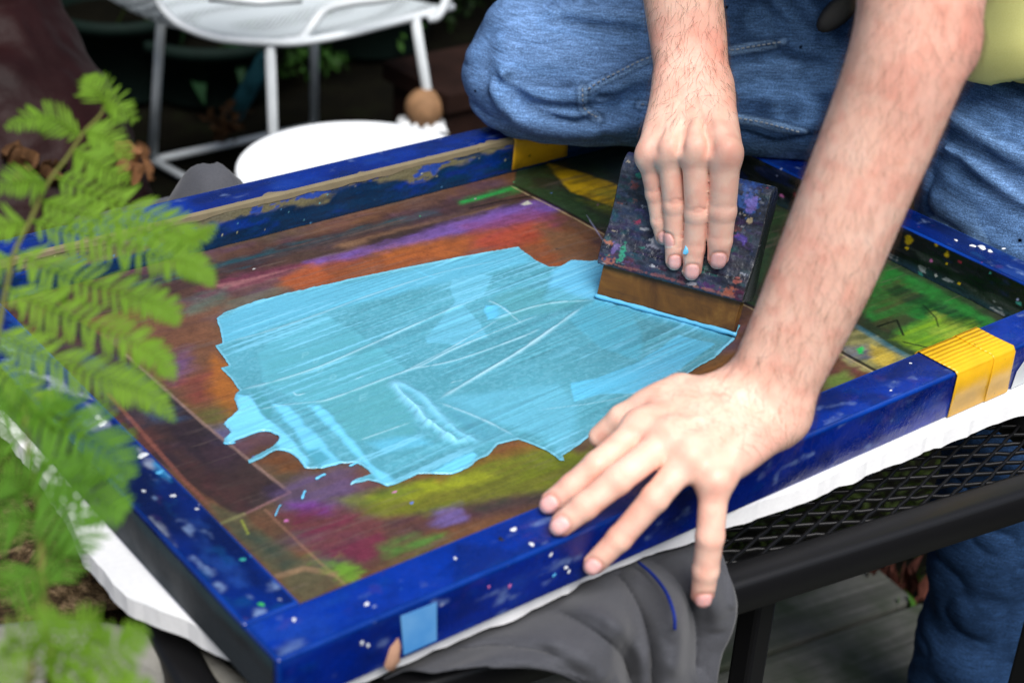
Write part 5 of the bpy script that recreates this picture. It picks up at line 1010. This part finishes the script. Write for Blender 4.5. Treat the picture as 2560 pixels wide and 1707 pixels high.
for s_ in sh: d = pdist(VJ, s_); cJ += (lin(120, 148, 180) - cJ) * (np.exp(-((d - .0035) / .0016) ** 2) * .55)[:, None]; cJ += (lin(20, 36, 62) - cJ) * (np.exp(-((d - .0068) / .0016) ** 2) * .5)[:, None]
t = NT('denim'); c = t.attr(); wv = t.new('ShaderNodeTexWave', wave_type='BANDS', bands_direction='DIAGONAL'); wv.inputs['Scale'].default_value = 330; wv.inputs['Distortion'].default_value = 3.0; wv.inputs['Detail'].default_value = 2; t.l.new(t.co.outputs['Object'], wv.inputs['Vector'])
n1 = t.noise(760, 2, .6); sl = t.noise(1, 3, .6, t.map((60, 60, 700), (.5, .4, .2))); m_ = t.math('ADD', t.math('MULTIPLY', wv.outputs['Fac'], .10), t.math('ADD', t.math('MULTIPLY', n1, .75), t.math('MULTIPLY', sl, .55)))
c = t.mix(1.0, c, t.ramp(m_, [(.47, .34), (.70, 1.0), (.88, 2.1)]), 'MULTIPLY'); t.P(base=c, rough=.85, spec=.12); t.bump(m_, .7, .0012); M_denim = t.m
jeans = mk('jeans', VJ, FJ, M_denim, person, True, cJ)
M_thread = plain('seam_thread', (.34, .37, .40), .8)
st = MB()
for s_ in sh:
    P_ = np.array(s_); L = np.concatenate([[0], np.cumsum(np.linalg.norm(np.diff(P_, axis=0), axis=1))]); m = int(L[-1] / .0060)
    for k in range(m):
        q = [np.array([np.interp((k + o) * .0060, L, P_[:, ch]) for ch in range(3)]) for o in (0, .6)]; st.tube([a + VIEW * .0026 for a in q], .0009, 4)
tag(st.build('stitching', M_thread, jeans), kind='stuff')
# shoe of the standing foot, dark tab at the hip
sh_ = Body(.02); sh_.cone((1.02, .075, .05), (.86, .06, .035), .048, .036); sh_.cone((1.03, .075, .06), (1.02, .075, .10), .045, .045); Vs, Fs = sdf_mesh(sh_, (.75, -.02, .0), (1.12, .17, .17), .006, 16); mk('shoe', Vs, Fs, plain('shoe', (.03, .03, .03), .6), person)
M_dark = plain('dark_leather', (.006, .005, .005), .55)
hp = JB.hit(2092, 34, d0=1.45); a = (D(2135, 0, 1.7) - D(2060, 70, 1.7)); a /= np.linalg.norm(a); b_ = np.cross(a, VIEW); G = []
for i in range(9):
    ph = math.pi * i / 8; G.append([hp + VIEW * .007 + a * .030 * math.cos(ph) + (b_ * math.cos(q) + VIEW * .35 * math.sin(q)) * .014 * math.sin(ph) for q in np.linspace(0, 2 * math.pi, 17)])
MB().grid(G).build('dark_tab', M_dark, jeans)
# ---------------- shirt
SB = Body(.06); SB.cone(np.array([1.045, .205, 1.00]), PEL + (CH - PEL) * .45, .150, .140); SB.cone(PEL + (CH - PEL) * .55, CH, .158, .160); SB.cone(SHL + np.array([.03, .03, 0]), SHR, .085, .085)
SB.cone(SHL, up_l[-1] + (SHL - up_l[-1]) * .55, .078, .068); SB.cone(SHR, upR[-1] + (SHR - upR[-1]) * .55, .078, .068)
SB.extra = lambda p, o: np.maximum(o + (noise3(p * 14, 3) - .5) * .02 + np.sin(p[:, 0] * 40 + p[:, 2] * 30 + noise3(p * 6, 2) * 6) * .003, SHEM(p))
hem_n = (PEL - CH) / np.linalg.norm(PEL - CH); HEM0 = u(2300, 178, .945)
SHEM = lambda p: (p - HEM0) @ hem_n - .012 * np.sin(p[:, 1] * 40)
VS, FS = sdf_mesh(SB, (.40, -.2, .90), (1.38, .52, 1.62), .0045, 20)
t = NT('yellow_jersey'); n = t.noise(700, 2); t.P(base=t.mix(.35, t.ramp(t.noise(9, 4), [(.3, (.92, .90, .30)), (.7, (.96, .94, .38))]), t.ramp(n, [(.3, (.80, .78, .24)), (.7, (.95, .93, .40))])), rough=.9, spec=.12); t.bump(n, .3, .0006)
mk('shirt', VS, FS, t.m, person)
# ================================================================== fern in its pot, front left
M_fern = foliage_mat('fern_leaf', (.10, .22, .018), (.21, .37, .032), .40, .55); M_fern2 = foliage_mat('fern_leaf_dark', (.05, .15, .012), (.13, .30, .025), .38, .55)
M_rachis = plain('fern_stalk', (.12, .13, .03), .7)
def pinna(pts, ln, n, mat, parent, seed, w0=1., droop=.25):
    """one side branch of a frond: toothed leaflets in two rows along a midrib"""
    r = np.random.default_rng(seed); p = spline(pts, n + 2); gap = np.linalg.norm(np.diff(p, axis=0), axis=1).mean(); tg = np.gradient(p, axis=0); tg /= np.linalg.norm(tg, axis=1)[:, None]; V = []; F = []; up = VIEW * .8 + np.array([0, 0, .5]); k0 = 0
    for i in range(1, n + 1):
        f = i / (n + 1); L = 1.12 * ln * w0 * (1 - f ** 2.2) ** .8 * (.55 + .45 * min(1, f * 6)) * r.uniform(.9, 1.1)
        sd = np.cross(tg[i], up); sd /= np.linalg.norm(sd); nu = np.cross(sd, tg[i])
        for s in (-1, 1):
            a = sd * s * .90 + tg[i] * (.45 + r.normal() * .10) + nu * r.normal() * .12; a /= np.linalg.norm(a); w = tg[i] * gap * .38 * (.5 + .5 * min(1, L / ln * 1.5)); q0 = p[i]; dn = -nu * droop
            rows = [(0, .55), (.22, .95), (.45, 1.0), (.68, .82), (.88, .5), (1., .06)]; vs = []
            for t_, ww in rows:
                c = q0 + a * L * t_ + dn * L * t_ * t_ * .6; tooth = 1 + .13 * (-1) ** int(t_ * 10)
                vs += [c - w * ww * tooth - nu * L * .03, c + nu * L * .035, c + w * ww * tooth - nu * L * .03]
            V += vs; m = len(rows)
            F += [(k0 + j * 3 + e, k0 + j * 3 + e + 1, k0 + j * 3 + e + 4, k0 + j * 3 + e + 3) for j in range(m - 1) for e in (0, 1)]; k0 += m * 3
    m_ = MB().add(V, F); m_.tube(p, np.linspace(.0011, .0003, len(p)), 5); return m_.build('pinna', mat, parent)
fern = thing('fern', 'bright green fern frond arching up in front of the left end of the screen', 'fern', (-.25, .07, .65))
FD = lambda x, y, d: D(x, y, d * .93)
rach = [(240, 215, 1.06), (258, 275, 1.055), (211, 329, 1.045), (168, 394, 1.035), (119, 459, 1.025), (76, 551, 1.01), (38, 627, 1.0), (16, 719, .985), (-5, 827, .975), (-40, 1000, .96), (-60, 1200, .95)]
rp = [FD(*q) for q in rach] + [np.array([-.25, .07, .66])]; MB().tube(spline(rp, 50), np.linspace(.0007, .0022, 50), 6).build('stalk', M_rachis, fern)
PN = [([(262, 262, 1.055), (240, 225, 1.05), (205, 205, 1.05)], .013, 8), ([(258, 275, 1.055), (285, 265, 1.05), (345, 305, 1.045)], .013, 9), ([(238, 232, 1.06), (228, 205, 1.06), (222, 186, 1.06)], .009, 7), ([(205, 338, 1.045), (110, 290, 1.03), (10, 322, 1.02)], .013, 17), ([(211, 329, 1.045), (265, 345, 1.04), (330, 400, 1.03)], .014, 12), ([(180, 375, 1.04), (245, 410, 1.03), (325, 455, 1.02)], .015, 14),
      ([(119, 459, 1.025), (60, 450, 1.01), (-30, 475, 1.0)], .014, 12), ([(135, 440, 1.03), (280, 500, 1.02), (420, 560, 1.01), (480, 600, 1.0), (545, 560, .995)], .0155, 27), ([(100, 500, 1.02), (240, 545, 1.01), (380, 585, 1.0), (480, 640, .995)], .0145, 24), ([(76, 551, 1.01), (230, 595, 1.0), (400, 640, .99), (490, 665, .985), (538, 720, .98)], .0155, 28), ([(70, 560, 1.01), (10, 560, 1.0), (-60, 590, .99)], .014, 10),
      ([(38, 627, 1.0), (170, 690, .99), (320, 735, .98), (410, 765, .975), (447, 815, .97)], .016, 27), ([(30, 640, 1.0), (-40, 660, .99), (-100, 700, .98)], .014, 10), ([(16, 719, .985), (140, 775, .975), (300, 840, .965), (390, 890, .96), (440, 952, .955)], .016, 27), ([(-5, 827, .975), (110, 890, .965), (260, 945, .955), (370, 985, .95), (440, 1055, .945)], .016, 27), ([(-20, 900, .97), (60, 985, .96), (140, 1040, .95), (220, 1100, .945)], .015, 16)]
for i, (pts, ln, n) in enumerate(PN): pinna([FD(*q) for q in pts], ln, n, M_fern, fern, 50 + i)
fern2 = thing('fern', 'darker lower fern with broad leaflets rising from the pot at lower left', 'fern', (-.22, .02, .65))
rach2 = [(60, 990, .93), (70, 1120, .92), (95, 1250, .91), (105, 1400, .90), (110, 1550, .90), (120, 1720, .90)]
MB().tube(spline([FD(*q) for q in rach2] + [np.array([-.22, .02, .66])], 30), np.linspace(.0012, .003, 30), 6).build('stalk', M_rachis, fern2)
PN2 = [([(60, 1000, .93), (100, 1040, .92), (150, 1000, .92), (190, 1010, .915)], .020, 7), ([(62, 1020, .93), (180, 1075, .92), (270, 1130, .91), (330, 1205, .905)], .034, 9), ([(70, 1100, .92), (-30, 1080, .91), (-90, 1120, .9)], .03, 8), ([(75, 1150, .92), (180, 1215, .91), (270, 1260, .90), (318, 1285, .9)], .028, 8), ([(85, 1210, .91), (150, 1270, .90), (195, 1330, .895), (212, 1390, .89)], .032, 7), ([(90, 1290, .91), (20, 1290, .9), (-50, 1330, .9)], .032, 7), ([(104, 1420, .90), (50, 1450, .89), (0, 1500, .89)], .028, 7), ([(66, 1060, .93), (20, 1010, .92), (-40, 1000, .92)], .03, 8), ([(72, 1120, .92), (130, 1180, .91), (180, 1200, .905), (240, 1210, .9)], .03, 8), ([(88, 1240, .91), (40, 1200, .9), (-20, 1190, .9)], .03, 7), ([(96, 1330, .905), (150, 1400, .9), (160, 1460, .895)], .026, 7)]
for i, (pts, ln, n) in enumerate(PN2): pinna([FD(*q) for q in pts], ln, int(n * 1.4), M_fern2, fern2, 80 + i, .68)
fern3 = thing('fern', 'blurred yellow green fern tips nearest the lens at the lower left corner', 'fern', (-.25, -.02, .65))
MB().tube(spline([FD(80, 1640, .84), FD(60, 1760, .84), np.array([-.25, -.02, .66])], 16), np.linspace(.0012, .003, 16), 6).build('stalk', M_rachis, fern3)
for i, pts in enumerate([[(80, 1650, .84), (105, 1600, .83), (130, 1560, .83), (150, 1535, .83)], [(90, 1670, .84), (170, 1620, .83), (225, 1570, .825), (255, 1545, .82)], [(90, 1690, .84), (210, 1660, .83), (300, 1620, .82), (370, 1560, .82)], [(80, 1650, .84), (50, 1600, .83), (10, 1580, .82)], [(90, 1700, .84), (40, 1680, .83), (-20, 1660, .82)], [(110, 1725, .84), (260, 1730, .82), (390, 1715, .815)]]): pinna([FD(*q) for q in pts], .017, 10, M_fern, fern3, 120 + i, 1.)
M_stone = NT('cast_stone'); M_stone.P(base=M_stone.ramp(M_stone.noise(40, 6, .65), [(.3, (.20, .19, .165)), (.7, (.32, .31, .275))]), rough=.9); M_stone.bump(M_stone.noise(180, 4), .4, .002); M_stone = M_stone.m
pc = np.array([-.20, .03]); pot = thing('planter_pot', 'round pale stone planter pot holding the ferns at lower left', 'pot', (pc[0], pc[1], 0))
R0 = .183; MB().lathe([(R0 * .62, 0), (R0 * .80, .30), (R0 * .92, .58), (R0 * .95, .65), (R0 * 1.0, .668), (R0 * 1.02, .683), (R0 * 1.0, .697), (R0 * .95, .700), (R0 * .86, .698), (R0 * .83, .69), (R0 * .82, .6)], (pc[0], pc[1], 0), 64).build('pot_wall', M_stone, pot)
an, rn = np.meshgrid(np.linspace(0, 2 * math.pi, 49), np.linspace(0, R0 * .84, 16), indexing='ij'); Xs = pc[0] + rn * np.cos(an); Ys = pc[1] + rn * np.sin(an); Zs = .645 + .02 * fbm2(Xs.ravel() * 40, Ys.ravel() * 40, 3).reshape(Xs.shape)
MB().grid(np.stack([Xs, Ys, Zs], -1)).build('soil', M_mulch, pot)

# ================================================================== maroon cover, dry leaves on it
TP = Body(.05); TP.tube([d_(-120, -160, 2.55), d_(-80, -20, 2.5), d_(-20, 200, 2.5), d_(50, 400, 2.48), d_(60, 700, 2.5)], [.10, .128, .165, .195, .22], 12)
def wrink(p, o): return o + np.abs(noise3(p * np.array([9, 9, 7]), 4) - .5) * -.05 + np.abs(noise3(p * 26, 7) - .5) * -.018 + .02
TP.extra = wrink; VT2, FT2 = sdf_mesh(TP, TP.tubes[0][0][0] * 0 + np.array([-.1, .7, .0]), (1.0, 2.3, 1.25), .009, 16)
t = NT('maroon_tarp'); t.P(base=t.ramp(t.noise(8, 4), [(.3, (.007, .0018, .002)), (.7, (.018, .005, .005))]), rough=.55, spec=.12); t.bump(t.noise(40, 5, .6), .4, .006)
tag(mk('tarp_cover', VT2, FT2, t.m), 'crumpled maroon plastic cover standing at the left behind the fern', 'cover')
def dry_leaves(name, label, spots, seed, mat):
    r = np.random.default_rng(seed); root = thing(name, label, 'leaves', tuple(TP.hit(spots[0][0] * K, spots[0][1] * K, 1.8)))
    for x, y, s_ in spots:
        c = TP.hit(x * K, y * K, 1.8) + VIEW * .012; a = r.normal(size=3); a /= np.linalg.norm(a); b_ = np.cross(a, VIEW + r.normal(size=3) * .4); b_ /= np.linalg.norm(b_); nn = np.cross(a, b_); G = []
        for i in range(6):
            f = i / 5; w = math.sin(math.pi * min(.97, max(.04, f))) * s_ * .4; G.append([c + a * s_ * (f - .5) + b_ * w * e + nn * (abs(e) * s_ * .22 + math.sin(f * 5 + x) * s_ * .12) for e in (-1, -.5, 0, .5, 1)])
        MB().grid(G).build('leaf', mat, root)
M_dry = plain('dry_leaf', (.14, .065, .028), .8, .5, 40); M_dry2 = plain('dry_leaf_dark', (.07, .034, .014), .8, .5, 40)
dry_leaves('dry_leaf_cluster', 'curled orange brown dead leaves lying on the maroon cover', [(290, 355, .05), (310, 370, .05), (335, 390, .045), (270, 345, .045), (325, 355, .05), (345, 405, .035), (300, 395, .05), (280, 375, .04)], 3, M_dry)
dry_leaves('dry_leaf_cluster', 'dull brown withered leaves behind the fern tip on the cover', [(60, 360, .05), (85, 385, .05), (110, 405, .05), (40, 350, .04), (130, 395, .045), (70, 410, .045), (20, 345, .04)], 5, M_dry2)

# ================================================================== white wire chair
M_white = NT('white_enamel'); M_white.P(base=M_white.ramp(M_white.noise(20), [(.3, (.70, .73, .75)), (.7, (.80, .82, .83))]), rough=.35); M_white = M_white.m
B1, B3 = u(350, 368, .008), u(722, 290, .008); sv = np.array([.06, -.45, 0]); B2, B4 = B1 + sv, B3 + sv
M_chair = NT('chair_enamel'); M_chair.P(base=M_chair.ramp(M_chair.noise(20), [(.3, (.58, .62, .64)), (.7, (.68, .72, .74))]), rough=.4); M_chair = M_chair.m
chair = thing('garden_chair', 'white metal garden chair with mesh seat behind the round table', 'chair', tuple((B1 + B4) / 2))
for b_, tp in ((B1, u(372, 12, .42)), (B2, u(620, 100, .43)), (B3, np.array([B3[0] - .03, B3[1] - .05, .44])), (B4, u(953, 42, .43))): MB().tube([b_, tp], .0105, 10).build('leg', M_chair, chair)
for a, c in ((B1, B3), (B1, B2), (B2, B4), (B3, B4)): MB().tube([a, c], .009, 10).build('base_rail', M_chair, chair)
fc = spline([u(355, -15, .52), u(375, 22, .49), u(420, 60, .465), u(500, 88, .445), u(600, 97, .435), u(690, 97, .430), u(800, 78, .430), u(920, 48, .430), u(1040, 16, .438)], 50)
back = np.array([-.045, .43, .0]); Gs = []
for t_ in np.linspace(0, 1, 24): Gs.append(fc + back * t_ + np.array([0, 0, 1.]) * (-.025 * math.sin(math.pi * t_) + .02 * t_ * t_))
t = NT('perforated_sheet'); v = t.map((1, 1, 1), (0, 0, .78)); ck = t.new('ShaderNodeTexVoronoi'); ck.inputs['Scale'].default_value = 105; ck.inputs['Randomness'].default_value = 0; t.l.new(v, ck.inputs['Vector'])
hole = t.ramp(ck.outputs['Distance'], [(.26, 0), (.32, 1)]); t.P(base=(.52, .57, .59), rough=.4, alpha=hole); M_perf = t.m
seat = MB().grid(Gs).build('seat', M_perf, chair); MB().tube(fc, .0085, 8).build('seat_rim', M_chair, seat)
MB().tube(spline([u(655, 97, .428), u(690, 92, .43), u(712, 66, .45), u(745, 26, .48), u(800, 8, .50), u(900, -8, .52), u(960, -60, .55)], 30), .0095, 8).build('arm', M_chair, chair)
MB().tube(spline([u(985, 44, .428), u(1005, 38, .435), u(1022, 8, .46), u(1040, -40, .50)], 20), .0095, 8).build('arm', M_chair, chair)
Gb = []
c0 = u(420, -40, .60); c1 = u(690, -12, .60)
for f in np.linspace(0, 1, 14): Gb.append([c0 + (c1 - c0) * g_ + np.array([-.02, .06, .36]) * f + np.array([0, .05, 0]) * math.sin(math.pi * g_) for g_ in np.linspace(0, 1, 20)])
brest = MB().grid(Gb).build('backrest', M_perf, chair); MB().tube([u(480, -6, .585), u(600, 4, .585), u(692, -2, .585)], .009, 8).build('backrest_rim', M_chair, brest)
# round white table top
wc = u(832, 386, .45); wt = thing('side_table', 'round white side table with rolled rim behind the far bar', 'table', (wc[0], wc[1], 0)); Rw = .2015
MB().lathe([(0.001, -.006), (Rw * .6, -.006), (Rw * .88, -.005), (Rw * .95, -.001), (Rw * .985, .002), (Rw, -.002), (Rw * 1.004, -.010), (Rw * .99, -.018), (Rw * .95, -.020), (.02, -.020)], tuple(wc), 72).build('top', M_white, wt)
MB().tube([np.array([wc[0], wc[1], .43]), np.array([wc[0], wc[1], .02])], .018, 12).build('stem', M_white, wt); MB().lathe([(.16, 0), (.16, .008), (.02, .02), (.001, .02)], (wc[0], wc[1], 0), 40).build('base', M_white, wt)
# ornament, terracotta trough, teal post, dark green tubs
oc = u(975, 248, .22); orn = thing('garden_ornament', 'tan round headed garden ornament with white ruffle behind the table', 'ornament', (oc[0], oc[1], 0))
M_tan2 = plain('tan_clay', (.24, .135, .07), .7, .25, 30); r_ = .043; MB().lathe([(r_ * math.sin(a), -r_ * math.cos(a)) for a in np.linspace(.02, math.pi - .02, 16)], tuple(oc), 28).build('head', M_tan2, orn)
MB().lathe([(.03, -.205), (.045, -.2), (.04, -.1), (.03, -.05), (.022, -.03)], tuple(oc), 24).build('pedestal', plain('grey_clay', (.10, .10, .10), .8), orn)
G = []
for k, (rr, zz) in enumerate(((.030, -.030), (.050, -.036), (.056, -.048), (.046, -.052))): G.append([(oc[0] + rr * (1 + .16 * math.sin(9 * a)) * math.cos(a), oc[1] + rr * (1 + .16 * math.sin(9 * a)) * math.sin(a), oc[2] + zz + .008 * math.sin(9 * a + 1)) for a in np.linspace(0, 2 * math.pi, 73)])
MB().grid(G).build('ruffle', M_white, orn)
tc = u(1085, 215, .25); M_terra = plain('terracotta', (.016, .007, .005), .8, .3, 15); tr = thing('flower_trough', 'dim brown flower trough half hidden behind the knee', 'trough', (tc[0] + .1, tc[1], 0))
o = MB().box((tc[0] - .06, tc[1], 0), (tc[0] + .5, tc[1] + .22, .25)).build('wall', M_terra, tr, False); bevel(o, .01); MB().box((tc[0] - .075, tc[1] - .015, .222), (tc[0] + .515, tc[1] + .235, .262)).build('lip', M_terra, tr, False)
tb, te = d_(536, 268, 3.75), d_(612, 132, 3.6); M_teal = plain('teal_plastic', (.022, .10, .125), .6, .4, 25); post = thing('garden_tube', 'teal plastic tube leaning behind the left chair legs', 'tube', tuple(tb))
MB().tube([tb + (tb - te) * .05, tb, (tb + te) / 2, te], [.020, .021, .021, .019], 16).build('tube_wall', M_teal, post); MB().tube([tb - (te - tb) * .16, tb - (te - tb) * .04], [.024, .024], 16).build('collar', M_dry2, post)
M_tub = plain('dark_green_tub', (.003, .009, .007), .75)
for lb, x, y, rr, hh in (('dark green plant tub left behind the chair base', 300, 330, .17, .22), ('dark green plant tub under the middle of the chair', 520, 330, .20, .17), ('dark green plant tub behind the right chair leg', 900, 200, .22, .26)):
    c = u(x, y, 0) + np.array([.15, .35, 0]); tt = thing('plant_tub', lb, 'pot', (c[0], c[1], 0), 'plant tubs under the shrubs'); MB().lathe([(rr * .75, 0), (rr, hh - .03), (rr * 1.06, hh - .03), (rr * 1.06, hh), (rr * .97, hh), (rr * .95, hh - .05)], (c[0], c[1], 0), 36).build('pot_wall', M_tub, tt)
    aa = np.linspace(0, 2 * math.pi, 37); MB().grid([[(c[0] + r2 * math.cos(a), c[1] + r2 * math.sin(a), hh - .04) for a in aa] for r2 in (.001, rr * .95)]).build('soil', M_ground, tt)
# brown husk by the foot of the tube, low green tufts on the ground
hc = u(520, 285, .08); hk = thing('dead_seed_head', 'brown dead seed head on the ground by the teal tube', 'plant', tuple(hc)); V, F = leaf_quads(np.array([hc] * 46) + RNG.normal(size=(46, 3)) * .02, RNG.normal(size=(46, 3)), .035, .5); tag(mk('petal', V, F, M_dry2, hk, False), kind='stuff')
def tuft(label, c, n, s_, mat, seed):
    r = np.random.default_rng(seed); t_ = thing('weed', label, 'plant', tuple(c)); P_ = np.asarray(c) + r.normal(size=(n, 3)) * np.array([.03, .03, .006]) * s_ / .06; V, F = leaf_quads(P_, r.normal(size=(n, 3)) * .5 + np.array([0, 0, 1.]), s_ * r.uniform(.6, 1.3, n), .3, rng=r); tag(mk('leaf', V, F, mat, t_, False), kind='stuff')
M_weed = foliage_mat('weed_leaf', (.05, .14, .02), (.10, .26, .04), .3)
tuft('small bright green weed by the end of the grey planks', u(2105, 1420, .0), 14, .05, M_weed, 3); tuft('reddish weed in the soil beside the planks', u(2060, 1370, .0), 40, .05, plain('red_weed', (.10, .035, .025), .8, .5, 30), 4)
V, F = leaf_quads(np.column_stack([RNG.uniform(.9, 1.6, 1800), RNG.uniform(.3, 1.2, 1800), RNG.uniform(-.012, .006, 1800)]), RNG.normal(size=(1800, 3)) + np.array([0, 0, .5]), .03, .3); tag(mk('ground_cover', V, F, foliage_mat('moss_green', (.012, .02, .004), (.035, .05, .01), .2)), kind='stuff')
